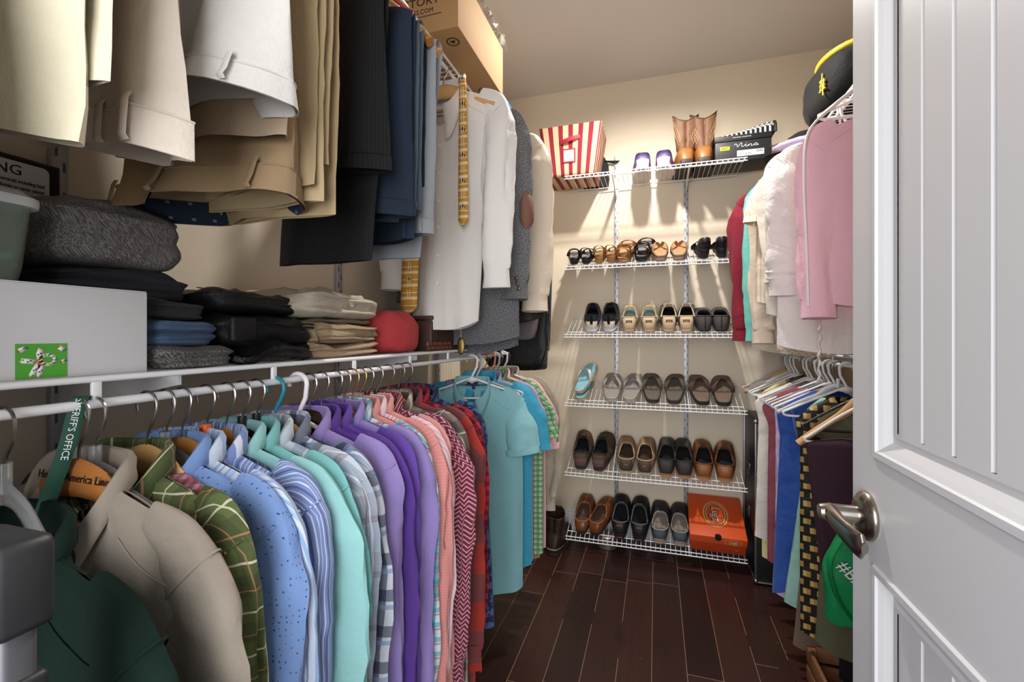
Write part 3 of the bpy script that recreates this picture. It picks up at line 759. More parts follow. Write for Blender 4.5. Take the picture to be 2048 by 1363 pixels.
H('black', 734, 'black plastic hanger in front of the burgundy collar')
S(734, SALM2, 'light coral pink shirt just before the burgundy one', seed=171)
H('black', 753, 'black contoured hanger with white lettering in the burgundy pullover')
hb = [o for o in COL.objects if o.get('label', '').startswith('black contoured hanger')][0]
text('hanger_lettering', 'CROFT', .010, mat('print_white', '#e8e8e8', .6), hb, (.02, -.0078, -.092), (pi/2, .25, 0))
S(753, BURG, 'burgundy pullover with white zigzag pattern', 'pullover', 'pullover', seed=181, T=.022, sa=.066)
H('wood', 776, 'honey wooden hanger between burgundy pullover and red flannel')
S(776, GBPL, 'taupe and charcoal plaid shirt behind the burgundy pullover', seed=191)
H('black', 797, 'black felt hanger inside the red flannel shirt')
S(797, RPL, 'red and grey large-check flannel shirt', seed=201, sa=.066, slen=.64)
H('wood', 813, 'last amber wooden hanger before the gap in the rod')
S(813, RBK, 'red and black buffalo-check flannel shirt', seed=211, slen=.64)
garment('shirt', 'shirt', 'navy paisley shirt, last before the gap on the lower left rod', NPAIS, LX, rodY(832), RODL, .0, group=WH, seed=221, slen=.45, W=.215, flare=.03, L=.66, half=.175)
# green lanyard over the hooks of the tan shirt
lp = [atY(px, py, y) for px, py, y in ((172, 815, .392), (170, 797, .382), (160, 796, .372), (150, 830, .366), (135, 890, .358), (110, 960, .350), (86, 1030, .342), (84, 1060, .340))]
ly = thing('lanyard', 'dark green lanyard with white lettering looped over the hooks above the tan shirt', 'lanyard', lp[2])
gm = mat('lanyard_green', '#0f4434', .7, bump=(300, .1))
MB().tube(catmull([p-lp[2] for p in lp], 6), .0011, 8, rb=.0080, up=(.48, .88, 0)).build('strap', gm, ly)
tx = text('strap_lettering', "SHERIFF'S OFFICE", .0095, mat('print_white', '#c8d0cc', .6), ly, lerp(lp[3], lp[4], .45)-lp[2]+V(.0014, -.0009, 0), (0, 0, 0))
_x = (lp[4]-lp[3]).normalized(); _n = V(.88, -.48, 0); _n = (_n-_x*_n.dot(_x)).normalized(); _y = _n.cross(_x)
tx.rotation_euler = Matrix((_x, _y, _n)).transposed().to_euler()
# the turned group at the far end of the rod
DN = 'shirts at the far end of the lower left rod'
E = lambda px, kind, lab, rz, **k: hanger(kind, LX, rodY(px), RODL, rz, lab, 'hangers at the far end of the lower left rod', **k)
def S2(px, m, label, rz, name='shirt', cat='shirt', **k): return garment(name, cat, label, m, LX, rodY(px), RODL, rz, group=DN, **k)
E(944, 'tube', 'white plastic hanger holding the aqua polo shirt', .33)
pol = S2(944, AQUA, 'aqua polo shirt turned to face the room at the far end of the rod', .33, 'polo_shirt', sleeve='short', slen=.21, collar='polo', buttons=4, btm='#6a5a3a', seed=301, nd=.085, L=.80, W=.195, half=.164, dz=-.012, sa=.060, sb=.026, T=.02)
label_tag(pol, -.100)
E(954, 'tubepale', 'grey plastic hanger second behind the aqua polo', .22)
S2(958, SKY, 'bright turquoise short-sleeved shirt behind the aqua polo', .22, sleeve='short', slen=.22, seed=311, sa=.066, sb=.024, W=.21)
E(967, 'wire', 'wire hanger in the lilac shirt', .16)
S2(970, LILAC, 'lilac oxford short-sleeved shirt behind the turquoise one', .16, sleeve='short', slen=.23, seed=321, sa=.066, sb=.022, W=.20)
E(981, 'coral', 'coral plastic hanger among the far-end shirts', .12)
S2(981, GRNP, 'green and white plaid short-sleeved shirt', .12, sleeve='short', slen=.20, seed=331, sa=.07)
E(990, 'tubepale', 'grey plastic hanger behind the coral one', .1)
S2(989, PINKS, 'pale pink shirt showing only its sleeve end', .1, sleeve='short', slen=.25, seed=341, sa=.07)
E(998, 'wire', 'thin wire hanger near the end of the rod', .08)
S2(997, KTAN, 'khaki field shirt with rolled long sleeve', .08, slen=.50, seed=351, L=.82, W=.19, sa=.06)
E(1006, 'tube', 'white plastic hanger, last but one on the lower left rod', .05)
S2(1009, KTAN2, 'stone field jacket with epaulettes, last on the lower left rod', .05, 'jacket', 'jacket', slen=.56, seed=361, L=.76, W=.19, sa=.062, sb=.024, T=.022)
E(1012, 'wire', 'last wire hanger at the end of the lower left rod', .05)
# ================================================================== upper left rod
IVORY = fab('ivory_cotton', '#bab29d', [('n', 60, '#aca285', .6)])
CREAM = fab('cream_twill', '#cdc2b6', [('n', 40, '#bfae9b', .6)])
WHITEC = fab('white_denim', '#cfccc7', [('n', 80, '#c2beb7', .5)])
BEIGE = fab('beige_twill', '#b09c84', [('n', 70, '#a48f76', .5)])
KHAKI = fab('khaki_twill', '#9c8465', [('n', 60, '#8d7454', .5)])
KHAKI2 = fab('light_khaki_twill', '#ac9876', [('n', 60, '#9d8866', .5)])
BLKT = fab('black_pinstripe_wool', '#0e0e0f', [('s', 'x', .006, .0007, 0, '#242428', .7)], .8)
NAVYT = fab('navy_wool', '#1c2737', [('n', 150, '#16202f', .6)], .8)
SLATE = fab('slate_wool', '#47515a', [('n', 150, '#3d4750', .6)], .8)
GREYT = fab('light_grey_wool', '#86898c', [('n', 150, '#797c80', .6)], .8)
STARL = fab('navy_star_lining', '#1b2433', [('d', 40, .10, '#5c6a80', .0)])
WSHIRT = fab('white_poplin', '#d3cfca', (), .7)
UG = 'trousers folded on the upper left rod'; UH = 'hangers on the upper left rod'
def UY(px): return rodY(px, -.47)
def TR(Y, label, m, zw, zl, kind='wood', hl=None, **k):
    if kind: hanger(kind, LX, Y, RODU, 0, hl or 'hanger', UH, half=.19, drop=.14, bar=True)
    k.setdefault('xc', .07)
    return trousers(label, m, Y, zw=zw-RODU, zl=zl-RODU, zbar=-.234, group=UG, **k)
TR(.205, 'ivory cotton skirt with pleated hem, nearest on the upper left rod', IVORY, 1.36, 1.40, 'woodpale', 'pale hanger carrying the ivory pleated skirt above the frame edge', band=False, name='skirt', cat='skirt', ww=.17, pleats=120, xc=.05, seed=1, tw=.012, tiltw=-.2, th=.006)
TR(.252, 'ivory trousers with raw hems beside the pleated skirt', IVORY, 1.385, 1.42, 'wood', 'hanger carrying the ivory raw-hemmed trousers', band=False, ww=.10, xc=.13, seed=2, tw=.012, tiltw=-.2, th=.006)
sk = TR(.297, 'beige ruffled shorts with red stitching tucked beside the cream trousers', BEIGE, 1.50, 1.56, 'wood', 'hanger carrying the ruffled beige shorts', name='shorts', cat='shorts', ww=.10, xc=.055, seed=3, pleats=150)
MB().tube([V(.055+.10*math.sin(a), -.016-.02*math.cos(a), 1.525-RODU+.004*math.sin(a*5)) for a in [(-1.2+2.4*k/20) for k in range(21)]], .0011, 5).build('red_stitching', mat('red_thread', '#a8343a', .7), sk)
TR(.350, 'big cream trousers with waistband and belt loops, in front at upper left', CREAM, 1.42, 1.48, 'wood', 'hanger carrying the big cream trousers', ww=.165, xc=.065, seed=4, loops=3, tw=.024, open_=.006, tiltw=-.22)
wt = TR(.455, 'white trousers hanging with open fly, zipper and button showing', WHITEC, 1.50, 1.52, 'wood', 'hanger carrying the open white trousers', ww=.125, xc=.118, seed=5, tw=.024, open_=.03, lining=BEIGE, button=(.62, '#cfc49b'), loops=1, tiltw=-.05)
zp = MB()
for k in range(34): zp.box((.068+.0018*k*.55, -.045, 1.53-RODU+.20-.006*k), (.006, .003, .0028))
zp.build('zipper', mat('zip_metal', '#8b8983', .3, 1.0), wt, flat=True)
MB().box((.063, -.044, 1.53-RODU+.115), (.018, .002, .008), .0006).build('size_tab', mat('tab_navy', '#1f2b55', .7), wt)
TR(.497, 'beige chinos with layered hems behind the white trousers', BEIGE, 1.475, 1.455, 'wood', 'hanger carrying the beige layered chinos', ww=.15, xc=.055, seed=6, band=False)
TR(.532, 'khaki chinos hanging low with a gaping waistband lined in navy stars', KHAKI, 1.40, 1.50, 'wood', 'hanger carrying the star-lined khaki chinos', ww=.160, xc=.032, seed=7, lining=STARL, loops=3, open_=.05, tw=.02, button=(.86, '#b5a68a'), tiltw=.02)
TR(.554, 'tan trousers with straight creased legs right of the star-lined chinos', KHAKI2, 1.43, 1.41, 'wood', 'hanger carrying the tan creased trousers', ww=.11, xc=.088, seed=8, band=False, th=.006, tw=.007)
TR(.571, 'pale khaki trousers with turned-up hem', KHAKI2, 1.52, 1.47, 'wood', 'hanger carrying the pale khaki trousers', ww=.10, xc=.085, seed=9, th=.006, tw=.008)
TR(.588, 'light tan trousers, the last tan pair before the black ones', KHAKI2, 1.42, 1.40, 'woodpale', 'pale hanger carrying the last tan trousers', ww=.11, xc=.08, seed=10, band=False, th=.006, tw=.007)
TR(.752, 'black pinstriped dress trousers with buttoned back pocket', BLKT, 1.52, 1.355, 'woodred', 'wooden hanger carrying the black dress trousers', ww=.135, xc=.062, seed=12, pocket=True, loops=2, legshift=-.028, tw=.018, hw=.125)
TR(.838, 'navy wool trousers on the red plastic hanger', NAVYT, 1.455, 1.50, 'tubered', 'red plastic hanger carrying the navy trousers', ww=.12, xc=.075, seed=13, tw=.02, loops=2)
TR(.872, 'slate blue trousers between the navy and light grey pairs', SLATE, 1.46, 1.48, 'woodpale', 'pale wooden hanger carrying the slate blue trousers', ww=.115, xc=.075, seed=14, tw=.016, loops=1)
TR(.91, 'dark navy trousers half hidden behind the slate pair', NAVYT, 1.42, 1.47, 'wood', 'wooden hanger carrying the half-hidden navy trousers', ww=.11, xc=.06, seed=15, tw=.014, loops=1)
TR(.955, 'light grey trousers, farthest pair from the door on the upper left rod', GREYT, 1.44, 1.395, 'woodpale', 'pale wooden hanger carrying the light grey trousers', ww=.115, xc=.075, seed=16, tw=.018, legshift=-.05, loops=2)
UG2 = 'shirts and jackets on the upper left rod'
HU = lambda kind, Y, lab, X=LX, **k: hanger(kind, X, Y, RODU, k.pop('rz', 0), lab, UH, **k)
HU('woodpale', 1.375, 'honey wooden hanger in the white dress shirt')
ws = garment('dress_shirt', 'shirt', 'white long-sleeved dress shirt hanging open-collared with a tie around its neck', WSHIRT, LX, 1.375, RODU, .06, group=UG2, seed=401, L=.785, slen=.60, sa=.055, sb=.028, T=.026, ch=2.0, nw=.066, nd=.12, buttons=6, btm='#e9e7e2', half=.178, W=.155, flare=-.035, fold=.016)
# tie draped round the neck: one short end, one long end
TIE = fab('gold_patterned_silk', '#c08a2c', [('s', 'y', .042, .010, 0, '#e0c99a', .8), ('s', 'y', .042, .002, .014, '#efe3c8', .9), ('s', 'y', .042, .002, .038, '#efe3c8', .9)], .45)
TIEM = mat('tie_motif_dark', '#1d1c22', .6); TIEL = mat('tie_motif_light', '#d8d0c0', .5)
tt = thing('necktie', 'gold patterned necktie draped around the white dress shirt', 'necktie', (LX, 1.375, RODU))
def tiestrip(nm, pts, w0, w1, t):
    P = []; U = []; n = len(pts); Lg = 0
    for i, p in enumerate(pts):
        if i: Lg += (V(*p)-V(*pts[i-1])).length
        g = i/(n-1); wd = lerp(w0, w1, min(1, g*1.3))*(1 if i < n-1 else .06)
        P.append([V(p[0]-wd, p[1]+.001, p[2]), V(p[0]-wd*.3, p[1]-.0015, p[2]), V(p[0]+wd*.3, p[1]-.0015, p[2]), V(p[0]+wd, p[1]+.001, p[2])]); U.append([(-wd, Lg), (-wd*.3, Lg), (wd*.3, Lg), (wd, Lg)])
    o = MB().grid(P, U).build(nm, TIE, t, solid=.003)
    for i in range(2, n-2, 2):
        p = V(*pts[i]); R = Matrix.Rotation(pi/2, 3, 'X')
        if (i//2) % 2: MB().lathe([(0, 0), (.0085, 0), (.0085, .001), (0, .001)], 14, p+V(0, -.002, 0), R).build('round_motif', TIEM, o)
        for q in (-.004, .004): MB().box(p+V(q, -.0036, 0), (.0022, .001, .026)).build('bar_motif', TIEL, o)
def down(x0, y0, z0, x1, y1, z1, n): return [(lerp(x0, x1, k/n), lerp(y0, y1, k/n), lerp(z0, z1, k/n)) for k in range(n+1)]
tiestrip('short_end', [(.045, .045, -.055), (.06, .01, -.045), (.086, -.040, -.085)]+down(.092, -.052, -.11, .096, -.056, -.555, 22), .011, .0165, tt)
tiestrip('long_end', [(-.045, .045, -.055), (-.06, .01, -.045), (-.066, -.040, -.075)]+down(-.070, -.054, -.10, -.098, -.058, -.83, 32), .012, .030, tt)
TWEED = fab('grey_tweed', '#38383a', [('n', 420, '#858587', 1.0, 1), ('n', 200, '#2f3034', .45)], .95)
TWEED2 = fab('charcoal_tweed', '#3a3a3e', [('n', 300, '#7a7a80', .9, 1)], .95)
HU('wood', 1.52, 'wooden hanger in the grey tweed jacket')
tj = garment('tweed_jacket', 'jacket', 'grey tweed sports jacket with brown elbow patches', TWEED, LX, 1.52, RODU, .05, group=UG2, seed=411, L=.84, slen=.63, sa=.062, sb=.034, T=.035, collar='lapel', half=.195, W=.215, fold=.004)
MB().tube([V(.243, -.012, -.40), V(.246, -.013, -.44), V(.246, -.013, -.50), V(.244, -.012, -.535)], [.012, .025, .025, .010], 14, rb=[.012, .028, .028, .01], up=(0, 1, 0)).build('elbow_patch', mat('brown_suede', '#6b4a3c', .85, bump=(200, .1)), tj)
for q in range(3): MB().lathe([(0, 0), (.007, .0), (.008, .002), (.005, .004), (0, .003)], 12, (.215+.004*q, -.034, -.70-.018*q), Matrix.Rotation(pi/2, 3, 'X')).build('cuff_button', mat('brown_button', '#4a2f24', .4), tj)
HU('wood', 1.60, 'wooden hanger in the charcoal tweed jacket')
garment('tweed_jacket', 'jacket', 'charcoal tweed jacket hanging lower behind the grey tweed one', TWEED2, LX, 1.60, RODU, .05, group=UG2, seed=421, L=.87, slen=.60, sa=.05, sb=.028, T=.028, collar='lapel', half=.17, W=.19, fold=.004)
HU('woodred', 1.72, 'reddish wooden hanger in the cream windbreaker')
CRW = fab('cream_windbreaker_cloth', '#d3c4b0', [('n', 60, '#c7b69f', .4)], .6)
garment('windbreaker', 'jacket', 'cream windbreaker with gathered cuff next to the striped bin', CRW, LX, 1.72, RODU, .07, group=UG2, seed=431, L=.68, slen=.66, sa=.062, sb=.04, T=.035, collar='spread', half=.215, W=.225, sb_end=.5)
HU('wood', 1.84, 'wooden hanger in the dark brown jacket')
garment('jacket', 'jacket', 'dark brown jacket mostly hidden behind the cream windbreaker', fab('dark_brown_leather', '#2a211d', (), .5), LX, 1.84, RODU, .05, group=UG2, seed=441, L=.76, slen=.66, sa=.055, sb=.034, T=.03, collar='spread', half=.20)
def soft_bag(name, cat, label, m, c, d, rot=(0, 0, 0), seed=1, group=None, wob=.010, p=.35, extra=None):
    """soft rectangular bag: superellipsoid with a rumpled skin; c is the base centre"""
    t = thing(name, label, cat, c, rot, group)
    P = []; U = []
    for i in range(29):
        b = -pi/2+pi*i/28; cb = max(0, math.cos(b))**p; sb = math.copysign(abs(math.sin(b))**p, math.sin(b)); row = []; ur = []
        for k in range(49):
            a = 2*pi*(k % 48)/48; ca = math.copysign(abs(math.cos(a))**p, math.cos(a)); sa_ = math.copysign(abs(math.sin(a))**p, math.sin(a))
            q = V(ca*cb*d[0]/2, sa_*cb*d[1]/2, sb*d[2]/2+d[2]/2)
            n_ = V(nz(q.x*9+seed, q.y*9, q.z*9), nz(q.x*9, q.y*9+seed, q.z*9+5), nz(q.x*9+7, q.y*9, q.z*9+seed))*wob + V(nz(q.x*28+seed, q.y*28, q.z*28), nz(q.x*28, q.y*28+seed, q.z*28), nz(q.x*28, q.y*28, q.z*28+seed))*wob*.4
            if q.z < .006: n_.z = max(0, n_.z)*.3
            row.append(q+n_); ur.append((q.x+q.y, q.z))
        P.append(row); U.append(ur)
    MB().grid(P, U).build('body' if name not in ('folded_trousers', 'folded_sweater') else 'cloth', m, t)
    return t
NYL = fab('black_nylon', '#131315', (), .45, .2, .05); MAUV = fab('mauve_grey_vinyl', '#6f6465', (), .5, .1, 0)
HU('wire', 1.93, 'wire hanger holding the mauve-grey garment bag')
gb = soft_bag('garment_bag', 'garment bag', 'mauve-grey garment bag with rounded lower corner above the shelf end', MAUV, (-.625, 1.93, 1.19), (.27, .05, .80), (0, 0, .05), 3, wob=.006, p=.22)
HU('wire', 2.20, 'last wire hanger on the upper left rod, holding the black bag')
bb = soft_bag('garment_bag', 'garment bag', 'long black nylon garment bag hanging in the back left corner', NYL, (-.665, 2.20, 1.035), (.33, .10, .95), (0, 0, .0), 5, wob=.016, p=.25)
MB().tube(catmull([(.165, -.03, .10), (.172, -.03, .3), (.168, -.028, .6), (.15, -.02, .85)], 6), .006, 8).build('piping', mat('shiny_black', '#202226', .3), bb)
# ------------------------------------------------------------------ on the upper left shelf
def m_card(): return mat('corrugated_card', '#b08a5e', .8, var=(3, '#a47e52'), bump=(120, .05))
cb = thing('cardboard_box', 'brown cardboard carton on the upper left shelf, overhanging its edge', 'cardboard box', (-.76, 1.477, UZ+.003))
m = MB(); m.box((0, 0, .0925), (.38, .425, .185), .002); m.build('carton', m_card(), cb)
MB().box((0, 0, .1855), (.375, .012, .001)).build('top_seam', mat('card_dark', '#8d6436', .8), cb)
ink = mat('carton_ink', '#2b231d', .8)
text('carton_print', 'FACTORY', .036, ink, cb, (.040, -.2130, .098), (pi/2, 0, 0), sx=1.1)
text('carton_print', 'SOCKS.COM', .020, ink, cb, (.052, -.2130, .068), (pi/2, 0, 0))
MB().box((.05, -.2130, .053), (.17, .0006, .0022)).build('printed_line', ink, cb)
for (x, y) in ((.145, -.15), (.135, .15)):
    q = MB().lathe([(.017, -.0006), (.021, -.0006), (.021, -.0002), (.017, -.0002)], 26, (x, y, 0)); q.poly([(x-.010, y-.006, -.0006), (x+.010, y-.006, -.0006), (x, y+.010, -.0006)]); q.build('printed_ring', ink, cb, flat=True)
pw = thing('plastic_wrap', 'crumpled clear plastic wrap lying along the top of the cardboard carton', 'plastic wrap', (-.60, 1.52, UZ+.19))
P = []
for i in range(26):
    row = []
    for k in range(15):
        a = 2*pi*(k % 14)/14; y = -.14+.34*i/25; r = .022+.012*nz(i*.7, k % 14*.9, 3)+.010*nz(i*.3, 2)
        row.append(V(.012+r*math.cos(a)*1.2+.012*nz(i*.4, 7), y, .024+r*math.sin(a)+.004*nz(i*.9, k % 14)))
    P.append(row)
MB().grid(P).build('film', mat('clear_film', '#f3f3f3', .15, trans=.95, ior=1.15), pw)
bp = thing('blue_package', 'small blue printed packet on the upper shelf behind the carton', 'packet', (-.635, 1.79, UZ+.003))
MB().box((0, 0, .024), (.09, .15, .048), .004).build('packet', mat('packet_blue', '#2c5f9f', .4), bp)
MB().box((.0455, -.01, .024), (.001, .06, .03)).build('packet_label', mat('packet_label', '#c9d4e2', .5), bp)
# ================================================================== right wall, upper rod
PINK = fab('pink_terry', '#e8b9c8', [('n', 120, '#dfaabc', .4)], .9, .2)
LINEN = fab('white_linen', '#e2dcd8', [('n', 180, '#d6cec9', .5)], .8, .4)
CRM = fab('cream_ribbed_knit', '#ddcfbd', [('s', 'x', .014, .004, 0, '#b9a48c', .7)], .95)
BEI = fab('oatmeal_knit', '#cbbcaa', [('n', 260, '#bcab98', .6)], .95)
CABLE = fab('cream_cable_knit', '#d6c4b0', [('z', .02, .006, 1.2, .012, '#b8a28b')], .95)
AQC = fab('aquamarine_cotton', '#6fbcb4', [('n', 90, '#5fa9a2', .5)])
BUR = fab('burgundy_waffle', '#7c1f30', [('d', 260, .2, '#611624', .0)], .85)
WPIP = mat('white_piping', '#e3dcda', .7)
UR = 'tops on the upper right rod'; UHR = 'hangers on the upper right rod'
def GR(Y, label, m, kind, hl, name='blouse', cat='top', rz=0, **k):
    half = k.get('half', .182)
    hanger(kind, RX, Y, RODRU, rz, hl, UHR, half=half-.002, flip=-1, drop=k.get('drop', .055))
    return garment(name, cat, label, m, RX, Y, RODRU, rz, group=UR, **k)
pj = GR(1.60, 'pink zip jacket with white piping, partly behind the door edge', PINK, 'tube', 'white plastic hanger in the pink jacket', 'jacket', 'jacket', dz=-.062, half=.165, L=.57, slen=.55, sa=.056, sb=.028, T=.03, collar='spread', W=.19, seed=501, colm=PINK)
for s_ in (-1, 1): MB().tube(catmull([(s_*.13, -.030, -.125), (s_*.20, -.034, -.20), (s_*.212, -.036, -.34), (s_*.205, -.036, -.55), (s_*.200, -.034, -.72)], 6), .0035, 6).build('piping', WPIP, pj)
MB().tube(catmull([(-.165, -.01, -.15), (-.10, -.018, -.10), (-.05, -.02, -.065), (.0, -.022, -.06)], 6), .006, 8).build('collar_piping', WPIP, pj)
wl = GR(1.86, 'white linen shirt with ruched sleeves beside the pink jacket', LINEN, 'tube', 'white plastic hanger in the ruched linen shirt', 'shirt', 'shirt', dz=-.02, half=.182, L=.76, slen=.50, sa=.062, sb=.034, T=.03, gather=True, W=.215, seed=511)
tie_c = MB(); tie_c.tube([(-.10+.003*math.sin(k*.9), -.05+.003*math.cos(k*.9), -.72-.006*k) for k in range(42)], [.004+.0015*math.sin(k*1.3) for k in range(42)], 7); tie_c.build('drawstring', WPIP, wl)
GR(1.99, 'pale ivory blouse with plain sleeve behind the linen shirt', fab('ivory_blouse_cloth', '#dcd3c8', (), .7), 'tube', 'white plastic hanger in the ivory blouse', half=.185, L=.66, slen=.46, sa=.06, sb=.028, seed=521)
GR(2.07, 'cream cable-knit sweater hanging low behind the linen shirt', CABLE, 'tubepale', 'pale plastic hanger in the cable-knit sweater', 'sweater', 'sweater', half=.165, L=.80, slen=.40, sa=.05, sb=.026, collar='band', placket=False, seed=531, W=.17)
GR(2.17, 'cream ribbed short-sleeved sweater at the right rod', CRM, 'tube', 'white plastic hanger in the ribbed sweater', 'sweater', 'sweater', half=.178, L=.60, sleeve='short', slen=.19, sa=.062, sb=.034, collar='band', placket=False, seed=541, T=.024)
GR(2.27, 'oatmeal knit cardigan with long plain sleeve', BEI, 'tubepale', 'pale plastic hanger in the oatmeal cardigan', 'cardigan', 'cardigan', half=.178, L=.80, slen=.70, sa=.056, sb=.034, collar='band', seed=551, T=.024)
GR(2.37, 'aquamarine shirt between oatmeal cardigan and burgundy top', AQC, 'tube', 'white plastic hanger in the aquamarine shirt', 'shirt', 'shirt', half=.186, L=.70, slen=.69, sa=.05, sb=.028, seed=561)
GR(2.50, 'burgundy waffle-textured top, farthest on the upper right rod', BUR, 'wire', 'wire hanger in the burgundy top', half=.215, L=.72, slen=.69, sa=.068, sb=.042, collar='band', placket=False, seed=571, T=.03)
lv = thing('padded_hanger', 'lavender satin padded hanger above the white linen shirt', 'padded hanger', (RX, 2.05, RODRU), group=None)
xs = [.19*(k/14-1) for k in range(29)]
MB().tube([(x, 0, sh(x, .19, .03)+.045) for x in xs], [.019*(1-.75*abs(x/.19)**6)+.0015*math.sin(x*260) for x in xs], 12, up=(0, 1, 0)).build('padded_arms', fab('lavender_satin', '#c9b7df', (), .35, .3, 0), lv)
MB().tube([(-.0195*math.cos(a), 0, -.011+.0195*math.sin(a)) for a in [math.radians(d) for d in range(205, -31, -15)]]+[(-.0125, 0, -.026), (0, 0, -.034)], .0019, 6).build('hook', CHROME, lv)
# on the upper right shelf
bgb = soft_bag('drawstring_bag', 'bag', 'black cloth bag with yellow embroidery and yellow rim on the upper right shelf', fab('black_canvas', '#0d0d0f', (), .8, .3), (.725, 2.10, RZU+.004), (.27, .38, .235), (0, 0, .1), 9, wob=.010, p=.68)
YEL = mat('yellow_thread', '#d8bd2a', .6)
MB().tube([(.10*math.cos(a), .14*math.sin(a), +.232) for a in [2*pi*k/28 for k in range(29)]], .008, 8, rb=.012).build('yellow_rim', YEL, bgb)
q = MB()
for (a, b) in (((0, .135), (.004, .10)), ((-.02, .10), (.022, .112)), ((-.018, .085), (.02, .095)), ((-.024, .070), (.026, .076)), ((.0, .10), (-.006, .05)), ((-.012, .11), (-.014, .07)), ((.012, .115), (.016, .07))):
    q.tube([V(-.134, -.09+a[0], a[1]+.01), V(-.134, -.09+b[0], b[1]+.01)], .0028, 6)
q.build('embroidery', YEL, bgb)
cp = thing('cap', 'black baseball cap on the upper right shelf behind the bag', 'cap', (.672, 2.47, RZU+.004))
CAPM = fab('black_cap_cloth', '#19191b', (), .85)
MB().lathe([(.092, 0), (.096, .02), (.092, .055), (.075, .088), (.045, .108), (.012, .115), (0, .116)], 26).build('crown', CAPM, cp)
MB().grid([[V(-.086+.0*k, -.08+.016*k, .012) for k in range(11)], [V(-.135-.04*math.sin(pi*k/10), -.08+.016*k, .004+.012*math.sin(pi*k/10)) for k in range(11)]]).build('visor', CAPM, cp, solid=.003)
MB().lathe([(0, .116), (.006, .117), (.006, .121), (0, .123)], 10).build('cap_button', CAPM, cp)
# ================================================================== right wall, lower rod
def RY(px, X=.615): return X/math.tan(math.atan((px-CX)/F)-YAW)
RH = 'hangers on the lower right rod'
hk = [(1560, 'tubepale', 'pale hanger, the first one in the back corner of the lower right rod'), (1566, 'woodpale', 'pale wooden hanger with orange-tipped arm near the back corner'), (1570, 'tube', 'white plastic hanger third from the back corner on the lower right rod'), (1575, 'tubepale', 'grey plastic hanger fourth from the back corner on the lower right rod'), (1580, 'tube', 'white plastic hanger fifth from the back corner on the lower right rod'), (1587, 'tube', 'white plastic hanger sixth from the back corner, just before the mauve top'), (1600, 'black', 'black plastic hanger among the white ones at the middle of the right rod'), (1606, 'tube', 'white plastic hanger just nearer than the black one on the right rod'), (1613, 'tube', 'white plastic hanger beside the thin steel wire hook'), (1621, 'wire', 'thin wire hanger between white hooks on the lower right rod'), (1630, 'tube', 'white plastic hanger holding the blue velvet top'), (1638, 'tubepale', 'cream-grey hanger just nearer than the blue top'), (1646, 'tube', 'white plastic hanger holding the gold-studded skirt'), (1653, 'wire', 'steel-hooked hanger before the wide grey moulded hanger'), (1657, 'tube', 'slim white hanger behind the wide grey moulded one'), (1664, 'grey', 'wide grey moulded hanger holding the olive skirt'), (1679, 'tube', 'white plastic hanger just behind the pale wooden one near the door edge')]
for px, kd, lab in hk:
    hanger(kd, RX, RY(px), RODRL, rnd.uniform(-.05, .05), lab, RH, half=.195, flip=-1, drop=.085)
for o in [o for o in COL.objects if 'orange-tipped' in o.get('label', '')]:
    for sx in (-1, 1): MB().tube([(sx*x, .008, sh(x, .195, .085)-.023) for x in (.165, .180, .196)], .013, 12, rb=.0135, up=(0, 1, 0)).build('orange_tip', mat('tip_orange', '#c9682e', .4), o)
LACE = fab('white_lace_cotton', '#d9d2ca', [('s', 'y', .03, .003, 0, '#c9c1b8', .5), ('n', 300, '#c9c1b8', .5)], .9)
MAUVE = fab('mauve_gauze', '#8d4a58', [('n', 120, '#7a3c4a', .5)])
LIL2 = fab('pale_lilac_jersey', '#c3aecb')
BLUEV = fab('blue_velvet', '#1d4a9c', [('n', 60, '#173d84', .6)], .7, .2, .5)
GOLD = fab('black_gold_studs', '#15130f', [('i', .038, .030, .021, .019, '#a5823f'), ('i', .038, .030, .010, .019, '#c6a25a')], .5)
OLIVE = fab('olive_corduroy', '#5b5a45', [('s', 'x', .004, .0012, 0, '#4a4937', .7)], .9)
PLUM = fab('plum_denim', '#3a2431', [('n', 160, '#2e1b27', .6)], .85)
SHEER = fab('taupe_sheer', '#6b5a4d', [('s', 'y', .012, .002, 0, '#7d6b5d', .5)], .6)
MNT = fab('mint_satin', '#8fb5aa', (), .5)
BLKC = fab('black_jersey', '#0f0f11', (), .8)
YLW = fab('pale_yellow_knit', '#d9cf9a', [('d', 120, .2, '#c4b87d')], .9)
LR = 'clothes on the lower right rod'
def GL(Y, label, m, name, cat, L, half=.16, W=.14, **k):
    k.setdefault('sleeve', None); k.setdefault('collar', None); k.setdefault('placket', False)
    return garment(name, cat, label, m, RX, Y, RODRL, k.pop('rz', 0), group=LR, half=half, L=L, W=W, **k)
GL(2.40, 'pale yellow knit top showing its frilled lower edge behind the lilac top', YLW, 'knit_top', 'top', .86, half=.17, W=.16, seed=601, drop=.085)
GL(2.27, 'white lace-panelled sleeveless blouse at the back of the lower right rod', LACE, 'sleeveless_blouse', 'top', .72, half=.205, W=.195, seed=602, nd=.10, drop=.085, flare=.02, T=.024)
GL(2.14, 'mauve gauze top with ruffled front edge', MAUVE, 'gauze_top', 'top', .78, half=.20, W=.185, seed=603, nd=.08, drop=.085, fold=.014, T=.022)
GL(2.07, 'pale lilac jersey top beside the mauve one', LIL2, 'jersey_top', 'top', .86, half=.17, W=.175, seed=604, drop=.085, T=.016)
bv = GL(1.965, 'royal blue velvet sleeveless top', BLUEV, 'velvet_top', 'top', .72, half=.185, W=.18, seed=605, nd=.12, drop=.085, fold=.016, T=.026, hemcurve=-.06, flare=.03)
MB().tube(catmull([(-.15, -.035, -.17), (-.135, -.05, -.27), (-.11, -.055, -.32), (-.085, -.05, -.27), (-.07, -.03, -.15)], 6), .006, 8, rb=.003).build('shoulder_strap', BLUEV, bv)
